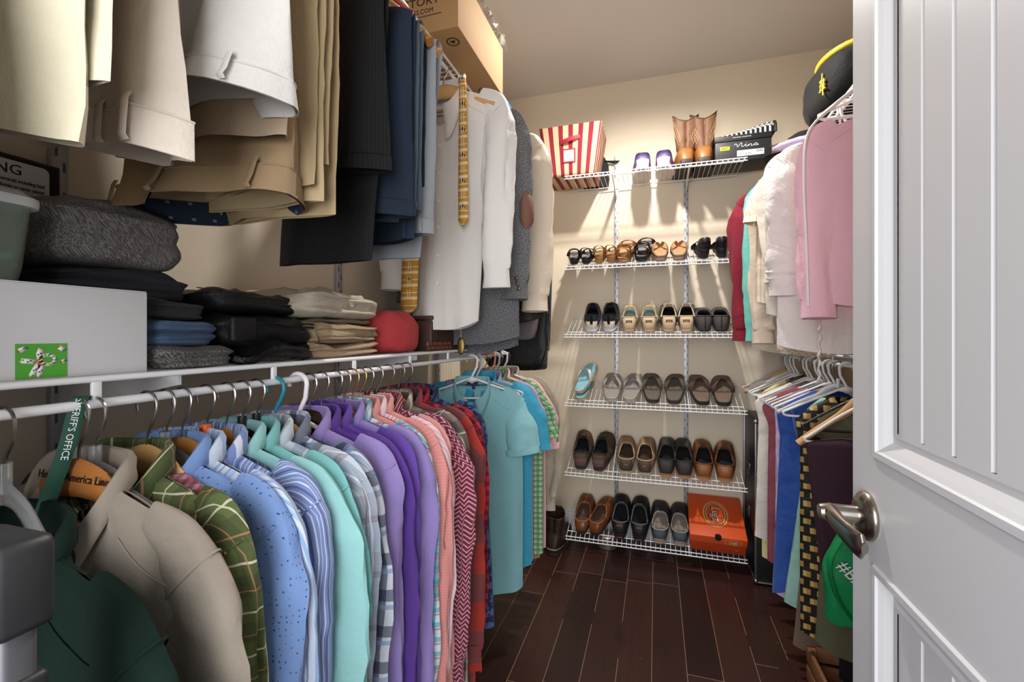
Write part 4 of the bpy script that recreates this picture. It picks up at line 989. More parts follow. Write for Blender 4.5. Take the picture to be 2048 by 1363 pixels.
GL(1.90, 'mint satin skirt with rounded hem showing below the blue top', MNT, 'satin_skirt', 'skirt', .79, half=.12, W=.10, seed=606, drop=.085, flare=.085)
GL(1.855, 'taupe sheer long dress behind the gold-studded skirt', SHEER, 'sheer_dress', 'dress', .91, half=.12, W=.10, seed=607, drop=.085, flare=.07)
GL(1.80, 'black skirt covered in gold pyramid studs', GOLD, 'studded_skirt', 'skirt', .84, half=.165, W=.16, seed=608, drop=.085, T=.022)
os_ = GL(1.725, 'olive corduroy skirt with a white care tag', OLIVE, 'corduroy_skirt', 'skirt', .82, half=.13, W=.095, seed=609, drop=.085, T=.028, fold=.010, flare=.04)
MB().grid([[V(-.085, -.034, -.70), V(-.062, -.036, -.705)], [V(-.094, -.038, -.735), V(-.066, -.04, -.745)], [V(-.080, -.036, -.762), V(-.056, -.037, -.756)]]).build('care_tag', mat('white_tag', '#dedcd8', .7), os_, solid=.0006)
GL(1.79-.0, 'long black dress hanging to the floor behind the olive skirt', BLKC, 'long_dress', 'dress', 1.06, half=.14, W=.125, seed=610, drop=.085, flare=.0) if False else None
hanger('woodpale', RX, 1.665, RODRL, 0, 'pale wooden hanger with trouser bar just behind the nearest white hanger', RH, half=.20, flip=-1, drop=.14)
hanger('tubeblack', RX, 1.70, RODRL, 0, 'black tubular hanger near the door edge', RH, half=.18, flip=-1, drop=.10)
hanger('tube', RX, 1.62, RODRL, 0, 'nearest white plastic hanger on the right, carrying the plum jeans', RH, half=.195, flip=-1, drop=.125)
pj2 = trousers('plum denim jeans folded over the nearest white hanger on the right', PLUM, 1.62, xc=-.045, hw=.145, ww=.10, wshift=.065, legshift=.03, zbar=-.232, zw=-.76, zl=-.62, Xr=RX, Z=RODRL, seed=620, group=LR, name='jeans', cat='jeans', loops=2, th=.012, tw=.018, tiltw=.05)
gbk = thing('drawstring_bag', 'green cloth bag with white lettering hanging beside the plum jeans at the door edge', 'bag', (.545, 1.545, .70))
GRN = fab('kelly_green_nylon', '#13894f', [('n', 40, '#0f7343', .6)], .55, .25, 0)
P = []
for i in range(20):
    g = i/19; z = -.02-.30*g; hw_ = .018+.075*math.sin(min(1, g*1.25)*pi*.62); row = []
    for k in range(25):
        a = 2*pi*(k % 24)/24; row.append(V(.02*g+hw_*math.cos(a)*(1+.12*nz(math.cos(a)*2, g*5, 1)), (.020+.010*math.sin(g*pi))*math.sin(a)+.008*nz(math.cos(a)*3, g*6, 7)-.006*math.sin(6*a)*(1-g), z+.02*nz(math.cos(a)*2, g*3, 5)))
    P.append(row)
MB().grid(P).build('bag_body', GRN, gbk)
MB().tube(catmull([(.0, 0, -.03), (.02, .01, .10), (.06, .03, .26), (.09, .04, .40)], 6), .006, 8, rb=.002).build('cord', GRN, gbk)
MB().tube(catmull([(-.03, -.022, -.05), (-.072, -.03, -.13), (-.06, -.034, -.22), (-.02, -.036, -.29), (.02, -.036, -.31)], 6), .0014, 8, rb=.011, up=(.3, -1, 0)).build('webbing_strap', GRN, gbk)
MB().tube(catmull([(-.045, -.028, -.02), (-.02, -.034, -.09), (.01, -.036, -.15), (.05, -.03, -.20)], 6), .0014, 8, rb=.010, up=(.3, -1, 0)).build('webbing_strap', GRN, gbk)
text('bag_lettering', '#BARC', .045, mat('print_white', '#e8e8e8', .6), gbk, (-.002, -.040, -.185), (pi/2, math.radians(48), 0))
MB().box((.045, -.034, -.165), (.030, .012, .014), .002, Matrix.Rotation(.4, 3, 'Y')).build('buckle', PBLACK, gbk)
MB().box((-.062, -.026, -.004), (.034, .012, .016), .002, Matrix.Rotation(-.3, 3, 'Y')).build('buckle', PBLACK, gbk)
# on the lower right shelf
for (y, x, d, h, lab, c) in ((1.70, .80, (.24, .22), .15, 'black storage bin on the lower right shelf nearest the door edge', '#131315'), (2.0, .80, (.24, .24), .12, 'black storage bin farther back on the lower right shelf', '#18181a'), (2.30, .80, (.24, .24), .13, 'taupe fabric bin on the lower right shelf', '#6d5f52')):
    b = thing('storage_bin', lab, 'storage bin', (x, y, RZL+.003)); m = MB()
    P = []
    for s_, z in ((.90, .0), (1.0, h), (1.03, h), (1.03, h-.012), (.97, h-.012), (.95, h), (.85, .006)):
        r = .02; hx, hy = d[0]/2*s_, d[1]/2*s_; row = []
        for (cx_, cy_, a0) in ((1, 1, 0), (-1, 1, 90), (-1, -1, 180), (1, -1, 270), (1, 1, 360)):
            for q in ((0, 30, 60, 90) if a0 < 360 else (0,)):
                a = math.radians(a0+q); row.append(V(cx_*(hx-r)+r*math.cos(a), cy_*(hy-r)+r*math.sin(a), z))
        P.append(row)
    m.grid(P); m.poly([p for p in P[0][:-1]]); m.poly([p for p in P[-1][:-1]][::-1]); m.build('bin', mat('bin'+c, c, .6), b)
    MB().tube([(-d[0]/2*1.0-.003, -.04, h*.6), (-d[0]/2*1.0-.012, -.03, h*.6), (-d[0]/2-.012, .03, h*.6), (-d[0]/2-.003, .04, h*.6)], .004, 6).build('handle', mat('bin'+c, c, .6), b)
# upright black flight case in the back right corner
fc = thing('flight_case', 'tall black trunk with silver edge strips standing in the back right corner', 'trunk', (.69, 2.62, 0))
CASE = mat('black_vinyl', '#0d0d0f', .45, bump=(260, .2)); EDG = mat('case_edge_metal', '#8b8b8e', .35, .9)
MB().box((0, 0, .405), (.45, .30, .79), .004).build('case_body', CASE, fc)
for sx in (-1, 1):
    for sy in (-1, 1): MB().box((sx*.226, sy*.151, .405), (.012, .012, .79), .003).build('edge_strip', EDG, fc)
    MB().tube([(sx*.226, -.152, .012), (sx*.226, .152, .012)], .005, 6).build('edge_strip', EDG, fc)
MB().box((-.12, -.1515, .405), (.006, .004, .78), .001).build('edge_strip', EDG, fc)
MB().tube([(-.22, -.154, .014), (.22, -.154, .014)], .005, 6).build('edge_strip', EDG, fc)
for sy in (-1, 1):
    for z in (.02, .79): MB().lathe([(0, -.012), (.009, -.008), (.012, 0), (.009, .008), (0, .012)], 12, (-.226, sy*.15, z)).build('corner_ball', mat('chrome_ball', '#c9c9cb', .2, 1.0), fc)
for z in (.30, .52):
    MB().box((-.2285, .01, z), (.005, .045, .06), .001).build('latch', mat('latch_metal', '#77777a', .3, 1.0), fc)
    MB().tube(catmull([(-.231, -.012, z-.02), (-.238, 0, z+.0), (-.231, .012, z+.02)], 5), .003, 6).build('latch_loop', mat('latch_metal', '#77777a', .3, 1.0), fc)
# low on the floor at the right
cr = thing('wooden_crate', 'small brown wooden crate on the floor below the black coat at lower right', 'crate', (.66, 1.72, 0))
WCR = mat('crate_wood', '#8a5a38', .6, var=(8, '#6b4429'), bump=(30, .1))
for z in (.03, .095):
    for sy in (-1, 1): MB().box((0, sy*.125, z), (.30, .012, .052), .002).build('slat', WCR, cr)
    for sx in (-1, 1): MB().box((sx*.15, 0, z), (.012, .24, .052), .002).build('slat', WCR, cr)
MB().box((0, 0, .008), (.29, .24, .010), .001).build('bottom_board', WCR, cr)
for sx in (-1, 1):
    for sy in (-1, 1): MB().box((sx*.138, sy*.112, .062), (.018, .018, .118), .002).build('corner_post', WCR, cr)
hanger('wire', RX+.06, 1.762, RODRL, 0, 'thin wire hanger carrying the long black coat', RH, half=.14, flip=-1)
garment('coat', 'coat', 'long black coat hanging behind the olive skirt, reaching below it', BLKC, RX+.06, 1.762, RODRL, 0, half=.12, L=.95, W=.12, sleeve=None, seed=611, T=.018, collar=None, placket=False, group=LR)
# ================================================================== on the lower left shelf
SZ = LZ+.0032
WC = mat('white_corrugated_card', '#d7d7d8', .75, bump=(90, .06))
wb = thing('white_box', 'long white cardboard box with a green ribbon-print tag, at the near end of the shelf', 'box', (-.815, .29, SZ))
MB().box((0, 0, .056), (.262, .338, .112), .0015).build('carton', WC, wb)
MB().box((0, 0, .1125), (.260, .336, .001), 0).build('lid_flap', mat('white_card_lid', '#dededf', .7), wb)
def gift():
    tg = mat('tag_green', '#4fa834', .5); c = (.1317, .0, .0)
    p0 = atX(31, 752, -.683); p1 = atX(134, 683, -.683); yc = (p0.y+p1.y)/2-.29; hh = .040; hw = (p1.y-p0.y)/2
    o = MB().box((.1316, yc, hh/2+.002), (.0008, hw*2, hh)).build('gift_tag', tg, wb)
    wm = mat('ribbon_white', '#f2efe6', .5); cols = [mat('dot'+c_, c_, .5) for c_ in ('#d8374a', '#2a64b0', '#e0b52c', '#5a2a6a', '#2f9a6a')]
    def rib(pts, w):
        q = MB(); P = []
        for i, (y, z) in enumerate(pts):
            a = V(0, *pts[max(0, i-1)]); b = V(0, *pts[min(len(pts)-1, i+1)]); t = (b-a).normalized(); nr = V(0, -t.z, t.y)
            P.append([V(.1323, yc+y, z)+nr*w, V(.1323, yc+y, z)-nr*w])
        q.grid(P); q.build('printed_ribbon', wm, o, solid=.0003)
        for i, (y, z) in enumerate(pts):
            for sgn in (-.45, .45):
                MB().box((.1328, yc+y+sgn*w, z+sgn*w*.5), (.0003, .0016, .0016)).build('printed_dot', cols[(i+int(sgn > 0)*2) % 5], o)
    rib([(-.006, .021), (-.012, .022), (-.019, .023)], .0028); rib([(-.002, .024), (-.003, .030), (-.001, .036)], .0028)
    rib([(-.003, .019), (-.007, .012), (-.010, .005)], .0026); rib([(-.001, .018), (-.002, .010), (-.003, .004)], .0026)
    rib([(.003+.007*math.cos(a)+.002, .023+.006*math.sin(a)) for a in [math.radians(200+k*40) for k in range(10)]], .0018)
    rib([(-hw+.003, .034), (-hw+.008, .037)], .0026); rib([(hw-.008, .038), (hw-.003, .034)], .0026); rib([(hw-.005, .020), (hw-.002, .021)], .0022)
gift()
BZ = SZ+.1132
tb = thing('plastic_tub', 'clear plastic tub with white lid and green clips inside, on the white cardboard box', 'tub', (-.80, .285, BZ))
TUBM = mat('tub_clear', '#d9e6da', .15, trans=.8, ior=1.08)
def rrect(hx, hy, r, z, n=4):
    row = []
    for (cx_, cy_, a0) in ((1, 1, 0), (-1, 1, 90), (-1, -1, 180), (1, -1, 270)):
        for q in range(n+1):
            a = math.radians(a0+90*q/n); row.append(V(cx_*(hx-r)+r*math.cos(a), cy_*(hy-r)+r*math.sin(a), z))
    row.append(row[0].copy()); return row
def loft(rows, capb=True, capt=True):
    m = MB(); m.grid(rows)
    if capb: m.poly(rows[0][:-1][::-1])
    if capt: m.poly(rows[-1][:-1])
    return m
loft([rrect(.055, .072, .02, .001), rrect(.058, .076, .022, .02), rrect(.064, .083, .024, .101), rrect(.0615, .0805, .022, .101), rrect(.055, .073, .02, .02), rrect(.052, .069, .018, .004)]).build('tub', TUBM, tb)
loft([rrect(.069, .088, .026, .096), rrect(.070, .089, .026, .100), rrect(.070, .089, .026, .107), rrect(.064, .083, .022, .111), rrect(.058, .077, .02, .116), rrect(.054, .073, .018, .117)]).build('lid', mat('lid_white', '#e6e7e6', .35), tb)
GC = mat('clip_green', '#4fae3c', .4); GC2 = mat('clip_dark_green', '#1f6a4a', .4)
for i, (x, y, z, r) in enumerate(((.02, .02, .018, .0), (-.02, -.01, .02, .7), (.025, .045, .035, 1.4), (.015, -.03, .045, .4), (.03, .03, .075, 2.0))):
    R = Matrix.Rotation(r, 3, 'Z') @ Matrix.Rotation(r*1.3, 3, 'X')
    q = thing('green_clip', ['lime green clip at the bottom of the clear tub', 'green clip half hidden at the tub middle', 'lime green clip standing at the tub right side', 'green clip lying above the others in the tub', 'dark green clip at the top of the clear tub'][i], 'clip', V(-.80, .285, BZ)+V(x, y, z))
    m = MB(); m.tube([R @ V(.014*math.cos(a), .010*math.sin(a), 0) for a in [2*pi*k/16 for k in range(17)]], .0055, 8, rb=.004); m.build('loop', GC if i < 4 else GC2, q)
    MB().tube([R @ V(.012, 0, 0), R @ V(.026, .004, .004)], .005, 8).build('tab', GC if i < 4 else GC2, q)
wk = thing('black_box', 'black box with a white warning label standing against the wall behind the tub', 'box', (-.925, .325, BZ))
MB().box((0, 0, .102), (.05, .30, .204), .003).build('carton', mat('black_card', '#1a1a1d', .5), wk)
lab = MB(); lab.grid([rrect(.08, .032, .008, 0)[::1]]+[[V(0, 0, 0)]*len(rrect(.08, .032, .008, 0))]); 
lo = lab.build('warning_label', mat('label_white', '#dcdcdc', .5), wk, loc=(.0256, .055, .163), rot=(pi/2, 0, pi/2))
PBK = mat('print_black2', '#141414', .6)
text('label_heading', 'WARNING', .021, PBK, lo, (-.002, .0185, .0006), (0, 0, 0), sx=.98)
for i, ln in enumerate(('This product can expose you to chemicals including lead', 'which is known to the State of California to cause cancer', 'and birth defects or other reproductive harm. For more', 'information go to www.P65Warnings.ca.gov')):
    text('label_text', ln, .0078, PBK, lo, (.074, .003-.0092*i, .0006), (0, 0, 0), align='RIGHT', sx=.72)
# stack of sweaters
def slab(name, cat, label, m, c, d, rot=(0, 0, 0), seed=1, folds=3, group=None, p=.5, sag=.0, wob=.006):
    """a folded piece of clothing: rounded slab whose edges show the fold layers"""
    t = thing(name, label, cat, c, rot, group); P = []; U = []
    for i in range(37):
        b = -pi/2+pi*i/36; cb = max(0, math.cos(b))**.25; sb = math.copysign(abs(math.sin(b))**.62, math.sin(b)); row = []; ur = []
        for k in range(73):
            a = 2*pi*(k % 72)/72; ca = math.copysign(abs(math.cos(a))**p, math.cos(a)); sn = math.copysign(abs(math.sin(a))**p, math.sin(a))
            gro = 1-(.05*(abs(math.sin(folds*pi*(sb*.5+.5)))**.5*-1+1)*cb if folds else 0)
            q = V(ca*cb*d[0]/2*gro, sn*cb*d[1]/2*gro, sb*d[2]/2+d[2]/2)
            q.x += d[0]*.07*nz(sb*folds*1.1+seed, 3, q.y*6)*cb*(1 if ca > 0 else -1); q.y += d[1]*.08*nz(sb*folds*1.0+seed, 8, q.x*6)*cb
            top = smooth(.2, 1, sb)
            q.z += wob*(nz(q.x*14+seed, q.y*14, 1)*1.5+nz(q.x*32, q.y*32+seed, 2)*.9)*(.35+top) - sag*top*(abs(ca*cb)**3+abs(sn*cb)**3)
            q.z = max(q.z, 0.0)
            row.append(q); ur.append((q.x+q.y*.3, q.y+q.z))
        P.append(row); U.append(ur)
    MB().grid(P, U).build('cloth', m, t); return t
KN1 = fab('grey_rib_knit', '#77736f', [('n', 420, '#3f3d3c', 1.0, 1)], .95, .5); KN2 = fab('blue_wool', '#455a75', [('n', 260, '#33455e', .7)], .95); KN3 = fab('black_wool_grey_rim', '#27282b', [('n', 200, '#37393d', .6)], .95)
KN4 = fab('charcoal_felt', '#2b2c32', [('n', 300, '#3b3d45', .6)], .95); KN5 = fab('chunky_marled_knit', '#8f8a86', [('n', 420, '#4a4744', .8, 1), ('s', 'x', .009, .002, 0, '#6a6663', .6)], .95, .5)
ST = 'folded sweaters behind the white box'
z = SZ
for nm, m, h, x, y, d, lab in (('folded_sweater', KN1, .036, -.765, .535, (.19, .135), 'grey ribbed knit sweater at the bottom of the sweater stack'), ('folded_sweater', KN2, .042, -.785, .525, (.20, .125), 'blue wool sweater second from the bottom of the sweater stack'), ('folded_sweater', KN3, .030, -.80, .52, (.20, .115), 'black sweater with grey rim in the middle of the sweater stack'), ('folded_sweater', KN4, .052, -.845, .50, (.20, .17), 'charcoal felt sweater under the marled knit'), ('folded_sweater', KN5, .100, -.850, .485, (.20, .19), 'chunky marled grey knit sweater on top of the sweater stack')):
    slab(nm, 'sweater', lab, m, (x, y, z), (d[0], d[1], h), (0, 0, .0), seed=y*100, folds=2 if h < .09 else 2, group=ST, wob=.004, sag=.01 if h > .05 else 0); z += h-.001
# black bags
BN = fab('black_bag_nylon', '#161618', (), .5, .25, .0)
pb = slab('plastic_bag', 'bag', 'crumpled shiny black plastic bag under the black suit bag', fab('shiny_black_plastic', '#111114', (), .25, .5, 0), (-.79, .700, SZ), (.235, .215, .034), seed=4, folds=1, wob=.013)
sb1 = slab('suit_bag', 'bag', 'folded black suit bag with zipped front pocket on the plastic bag', BN, (-.80, .69, SZ+.030), (.225, .215, .058), (0, 0, .0), seed=6, folds=1, wob=.004, p=.3)
for dz_ in (.036, .043):
    MB().tube([V(.113, -.035+.135*k/30, dz_+.002*math.sin(k*.3)) for k in range(31)], .0022, 6).build('zipper', mat('zip_black', '#2b2b2f', .3, .5), sb1)
MB().tube([(.116, .098, .036), (.122, .103, .018), (.120, .110, .002)], .0016, 6).build('zip_pull', CHROME, sb1)
MB().box((.104, -.065, .032), (.016, .052, .046), .006).build('side_pocket', BN, sb1)
sb2 = slab('suit_bag', 'bag', 'black garment bag with small embroidered emblem, uppermost by the wall', BN, (-.83, .70, SZ+.087), (.22, .24, .050), (0, -.04, .06), seed=9, folds=1, wob=.007, sag=.012, p=.4)
MB().tube([V(.106, -.02+.10*k/20, .022) for k in range(21)], .002, 6).build('zipper', mat('zip_black', '#2b2b2f', .3, .5), sb2)
em = MB()
for k in range(9): em.box((.02-.002*(k % 3), -.07+.009*k, .0525), (.006+.003*(k % 2), .006, .001))
em.build('emblem', mat('emblem_thread', '#b9a7a2', .7), sb2, flat=True)
# folded trousers
C1 = fab('pale_khaki_canvas', '#b3aa98', [('n', 60, '#a69c89', .5)], .85, .35); C2 = fab('khaki_canvas', '#9d8a6c', [('n', 60, '#8f7c5f', .5)], .85, .35); C3 = fab('tan_canvas', '#a48d74', [('n', 60, '#967f66', .5)], .85, .35); C4 = fab('olive_tan_canvas', '#7d7058', (), .85, .35)
FT = 'folded trousers on the lower left shelf'
z = SZ
for m, h, x, y, d, lab, f in ((C3, .034, -.80, .900, (.245, .285), 'tan folded trousers at the bottom of the pile', 2), (C2, .048, -.80, .915, (.24, .28), 'khaki folded trousers second in the pile', 3), (C4, .014, -.81, .925, (.22, .25), 'thin olive-tan folded trousers squeezed in the middle of the pile', 1), (C1, .068, -.805, .905, (.25, .29), 'pale khaki folded cargo trousers with a buttoned pocket on top of the pile', 2)):
    o = slab('folded_trousers', 'trousers', lab, m, (x, y, z), (d[0], d[1], h), (0, 0, .03), seed=h*1000, folds=f, group=FT, wob=.006, sag=.014 if h > .06 else .002, p=.42); z += h-.002
MB().lathe([(0, 0), (.0085, 0), (.009, .002), (.006, .003), (0, .002)], 16, (.1235, .0, .036), Matrix.Rotation(pi/2, 3, 'Y')).build('button', mat('bone_button', '#b5ac90', .4), o)
MB().tube(catmull([(.108, -.05, .058), (.121, -.02, .052), (.122, .02, .052), (.110, .06, .056)], 5), .006, 8, rb=.003).build('pocket_flap', C1, o)
RED = fab('coral_red_cotton', '#b53f44', [('n', 60, '#a33439', .5)], .85, .35)
slab('folded_shirt', 'shirt', 'coral red folded shirt with rounded fold beside the trouser pile', RED, (-.79, 1.165, SZ), (.235, .205, .125), (0, 0, .04), seed=13, folds=0, wob=.008, sag=.018, p=.7)
wx = thing('wooden_box', 'dark brown wooden box at the far end of the lower left shelf', 'wooden box', (-.805, 1.50, SZ))
DW = mat('walnut_box', '#4a2f22', .45, var=(5, '#2c1a12'), bump=(20, .1))
MB().box((0, 0, .050), (.235, .36, .10), .003).build('box_body', DW, wx); MB().box((0, 0, .108), (.24, .365, .014), .003).build('lid', DW, wx)
wv = thing('woven_belt', 'brown woven leather strap lying in front of the wooden box', 'belt', (-.6835, 1.37, SZ))
for k in range(2): MB().tube([(.0015*math.sin(i*.8+k*pi)+.002*0, -.085+.17*i/40, .010+.014*k) for i in range(41)], .0028, 8, rb=.0066, up=(0, 0, 1)).build('strap', mat('brown_leather', '#6a3d27', .5, bump=(300, .3)), wv)
md = thing('brass_medallion', 'oval brass medallion on a twisted cord hanging over the shelf edge', 'pendant', atX(922, 652, -.655))
MB().tube([(.0008*math.sin(k*1.2), .0008*math.cos(k*1.2), -.0012*k) for k in range(36)], .0012, 6).build('cord', mat('cord_cream', '#cdbf9f', .7), md)
P = []
for i in range(11):
    b = -pi/2+pi*i/10; P.append([V(.016*math.cos(b)*math.cos(a)*.9, .006*math.cos(b)*math.sin(a), -.070+.032*math.sin(b)+.0) for a in [2*pi*k/20 for k in range(21)]])
MB().grid(P).build('medallion', mat('antique_brass', '#8f7648', .35, .9, bump=(220, .8)), md)
of = thing('orange_folder', 'orange folder sticking out under the white dress shirt on the wooden box', 'folder', (-.725, 1.47, SZ+.1155))
MB().box((0, 0, .004), (.12, .13, .008), .002).build('cover', mat('folder_orange', '#c8602c', .5), of); MB().box((.002, 0, .004), (.118, .126, .004)).build('pages', mat('pages_white', '#e3dccf', .7), of)
# ================================================================== step ladder by the door
LD = thing('step_ladder', 'grey metal step ladder with black plastic top cap at the near left corner', 'step ladder', (-.612, .20, 0))
AL = mat('ladder_aluminium', '#5e5e62', .45, .5); LBK = mat('ladder_black', '#1d1d1f', .5, var=(40, '#2c2c2e'), bump=(60, .15))
for sx in (-1, 1):
    MB().box((sx*.165, .0, .51), (.050, .022, 1.02), .005).build('rail', AL, LD)
    cpo = MB().box((sx*.165, .0, 1.035), (.066, .036, .066), .007).build('end_cap', LBK, LD)
    MB().lathe([(0, .0), (.0085, 0), (.008, .003), (.004, .005), (0, .0055)], 14, (sx*.165+.008, .0, 1.03), Matrix.Rotation(0, 3, 'X')).build('rivet', CHROME, cpo) if False else None
    MB().lathe([(0, 0), (.009, 0), (.0085, .0025), (.004, .004), (0, .0045)], 16, (sx*.165+.006, -.018, 1.030), Matrix.Rotation(pi/2, 3, 'X')).build('rivet', CHROME, cpo)
    MB().box((sx*.165, 0, .955), (.058, .030, .03), .004).build('bracket', LBK, LD)
    MB().box((sx*.165, 0, .012), (.058, .04, .024), .004).build('foot', LBK, LD)
for z in (.25, .5, .75): MB().box((0, -.0, z), (.29, .05, .022), .004).build('step', AL, LD)
# ================================================================== shoes
def outline(t, L, W, side=0):
    """sole outline; t=0 heel, t=pi toe"""
    u = (1-math.cos(t))/2; y = L*u; hw = W*(.40+.11*smooth(.22, .72, u))
    x = hw*math.copysign(abs(math.sin(t))**.5, math.sin(t)) + side*W*.10*math.sin(u*pi*1.0)*smooth(.35, .95, u)
    return x, y
NT_ = 48
def sole_mesh(L, W, side, z0, z1, spring=.012, flare=1.03, heel=0.0):
    rows = []
    for sc, z in ((.90, z0), (flare, z0+.003), (flare, z0+(z1-z0)*.5), (flare*.985, z0+(z1-z0)*.55), (flare, z0+(z1-z0)*.6), (flare*.995, z1), (.90, z1+.0005)):
        r = []
        for k in range(NT_+1):
            x, y = outline(2*pi*(k % NT_)/NT_, L, W, side); u = y/L
            r.append(V(x*sc, (y-L/2)*(1+(sc-1)*.4)+L/2, z+spring*u**4 + (heel*(1-smooth(.3, .62, u)) if z > z0+.002 else 0)))
        rows.append(r)
    m = MB(); m.grid(rows); m.poly(rows[0][:-1][::-1]); m.poly(rows[-1][:-1]); return m
def shoe(kind, name, label, loc, rot, side, up, lining, sole, L=.275, W=.10, group=None, laces=None, accent=None, hh=.072, hs=.052, hv=.088, vamp=.56, zs=.022, tag=None, tagc='#6b4a3c', cap=None, insole=None, heelc=None, sc=1.0, hch=.95):
    W = W*1.06; L = L*1.0; hh *= 1.12; hs *= 1.08; hv *= 1.04
    t = thing(name, label, 'shoe' if kind != 'boot' else 'boot', loc, rot, group)
    sole_mesh(L, W, side, 0, zs).build('sole', sole, t)
    yo0 = .028*L/.275; yv = vamp*L
    def top(tt):
        u = (1-math.cos(tt))/2; y = lerp(yo0, yv, u); x = .0385*W/.10*math.copysign(abs(math.sin(tt))**.6, math.sin(tt))*(1.12-.25*u) + side*W*.05*u
        z = lerp(hh, hs, smooth(0, .38, u)); z = lerp(z, hv, smooth(.55, 1.0, u)); return V(x, y, z)
    def surf(tt, s):
        x0, y0 = outline(tt, L, W, side); u = y0/L; T = top(tt)
        toe = smooth(.35, .95, u); e = s**lerp(1.15, 1.9, toe); zz = zs*.7+.012*u**4
        q = lerp(1.15, 2.1, toe)
        bulge = .006*math.sin(pi*s)*(1-toe)
        p = V(lerp(x0, T.x, e)+bulge*math.copysign(1, x0)*abs(math.sin(tt)), lerp(y0, T.y, e)-(bulge*math.cos(tt)), lerp(zz, T.z, 1-(1-s)**q))
        return p
    ns = 14; P = [[surf(2*pi*(k % NT_)/NT_, i/ns) for k in range(NT_+1)] for i in range(ns+1)]
    U = [[(2*pi*k/NT_*.05, i*.01) for k in range(NT_+1)] for i in range(ns+1)]
    upo = MB().grid(P, U).build('upper', up, t)
    # padded rim
    rim = [top(2*pi*k/NT_) for k in range(NT_+1)]
    MB().tube(rim, .0034, 8, cap=False).build('collar_rim', accent or up, upo)
    # lining
    ci = V(0, .42*L, zs+.003); rows = [rim]
    for f, z in ((.9, None), (.6, None), (.0, zs+.004)):
        r = []
        for k in range(NT_+1):
            tt = 2*pi*(k % NT_)/NT_; T = top(tt); x, y = outline(tt, L, W, side); B = V(x*.80, lerp(L*.42, y, .84), zs+.004+.012*(y/L)**4)
            if f == .9: r.append(V(T.x*.97, lerp(.3*L, T.y, .97), T.z-.012))
            elif f == .6: r.append(V(lerp(B.x, T.x, .35), lerp(B.y, T.y, .35), lerp(B.z, T.z, .35)*.7))
            else: r.append(B)
        rows.append(r)
    rows.append([ci]*(NT_+1))
    MB().grid(rows[:4]).build('lining', lining, t); MB().grid(rows[3:]).build('insole', insole or lining, t)
    if laces:
        m_ = MB()
        for i in range(4):
            s_ = .97-.15*i; w_ = .42+.05*i
            a, c, b = surf(pi-w_, s_), surf(pi, min(1, s_+.02)), surf(pi+w_, s_)
            m_ = MB().tube(catmull([a+V(0, 0, .001), c+V(0, 0, .0045), b+V(0, 0, .001)], 5), .0019, 6); m_.build('lace', laces, upo)
        c = top(pi)
        for sx in (-1, 1):
            MB().tube(catmull([c+V(0, .0, .003), c+V(sx*.012, -.006, .018), c+V(sx*.026, -.002, .010), c+V(sx*.014, .004, .003), c], 5), .0014, 6).build('lace_loop', laces, upo)
            MB().tube(catmull([c+V(0, 0, .004), c+V(sx*.018, .004, .008), c+V(sx*.036, .012, -.012), c+V(sx*.040, .014, -.028)], 5), .0014, 6).build('lace_end', laces, upo)
        P = [[surf(pi-.30*(1-i*.06)+.60*(1-i*.06)*k/6, 1.0) + V(0, -.010*i*.3, .006*i) for k in range(7)] for i in range(4)]
        MB().grid(P).build('tongue', accent or up, upo, solid=.003)
    if heelc:
        P = [[surf(-.55+1.1*k/14, i/8*hch) for k in range(15)] for i in range(9)]
        P = [[p + V(0, -.0012, 0) + V(p.x*.02, 0, 0) for p in r] for r in P]
        MB().grid(P, [[(k*.006, i*.007) for k in range(15)] for i in range(9)]).build('heel_counter', heelc, upo)
    if cap:
        P = [[surf(pi-.75+1.5*k/14, i/8*.55) for k in range(15)] for i in range(9)]
        MB().grid([[p+V(0, .001, .0012) for p in r] for r in P]).build('toe_cap', cap, upo)
    if tag:
        p = surf(0.0, .62); o = MB().box(p+V(0, -.0022, 0), (.034, .002, .016), .0006, Matrix.Rotation(-.12, 3, 'X')).build('heel_tag', mat('tag'+tagc, tagc, .6), upo)
        text('tag_print', tag, .012, mat('tag_print', '#c9b79a', .6), o, p+V(0, -.0036, 0), (pi/2-.12, 0, 0))
    if sc != 1.0: t.scale = (sc, sc, sc)
    return t, top, surf, upo
ALPHA = math.atan(.108/.262)
def slot(row, px, back=.022):
    """heel position on a wire shelf row: pixel column of the heel"""
    z = ROWZ[row]; y = 2.545+back; p = atY(px, 600, y)
    if row == 0: return V(p.x, y, z+.0035)
    return V(p.x, y, z+.0035+back*math.tan(ALPHA)+.0015)
LE = lambda n, c, r=.5, b=(60, .12), v=None: mat(n, c, r, bump=b, var=v, spec=.35)
RUB_W = mat('rubber_white', '#d9d3cf', .6); RUB_T = mat('rubber_tan', '#c2a684', .6); RUB_B = mat('rubber_black', '#17171a', .6); RUB_G = mat('rubber_gum', '#b98a5c', .6); RUB_L = mat('rubber_lavender_white', '#d5d0df', .6)
DARK = mat('dark_lining', '#141214', .9); TANL = mat('tan_lining', '#a98d6e', .9)
LEO = fab('leopard_print', '#d8cdb9', [('d', 110, .22, '#2a221c', .8), ('d', 260, .10, '#9a7b4f', 1.0)])
def pair(kind, row, pxs, label, nm, rots=(.06, -.06), back=.022, **k):
    side_w = ('left', 'right'); out = []
    for i, px in enumerate(pxs):
        lab = label.replace('*', side_w[i])
        q = shoe(kind, nm, lab, slot(row, px, back), (0 if row == 0 else ALPHA, 0, rots[i]), 1 if i == 0 else -1, group='shoes on the back wall shelves', **k); out.append(q)
    return out
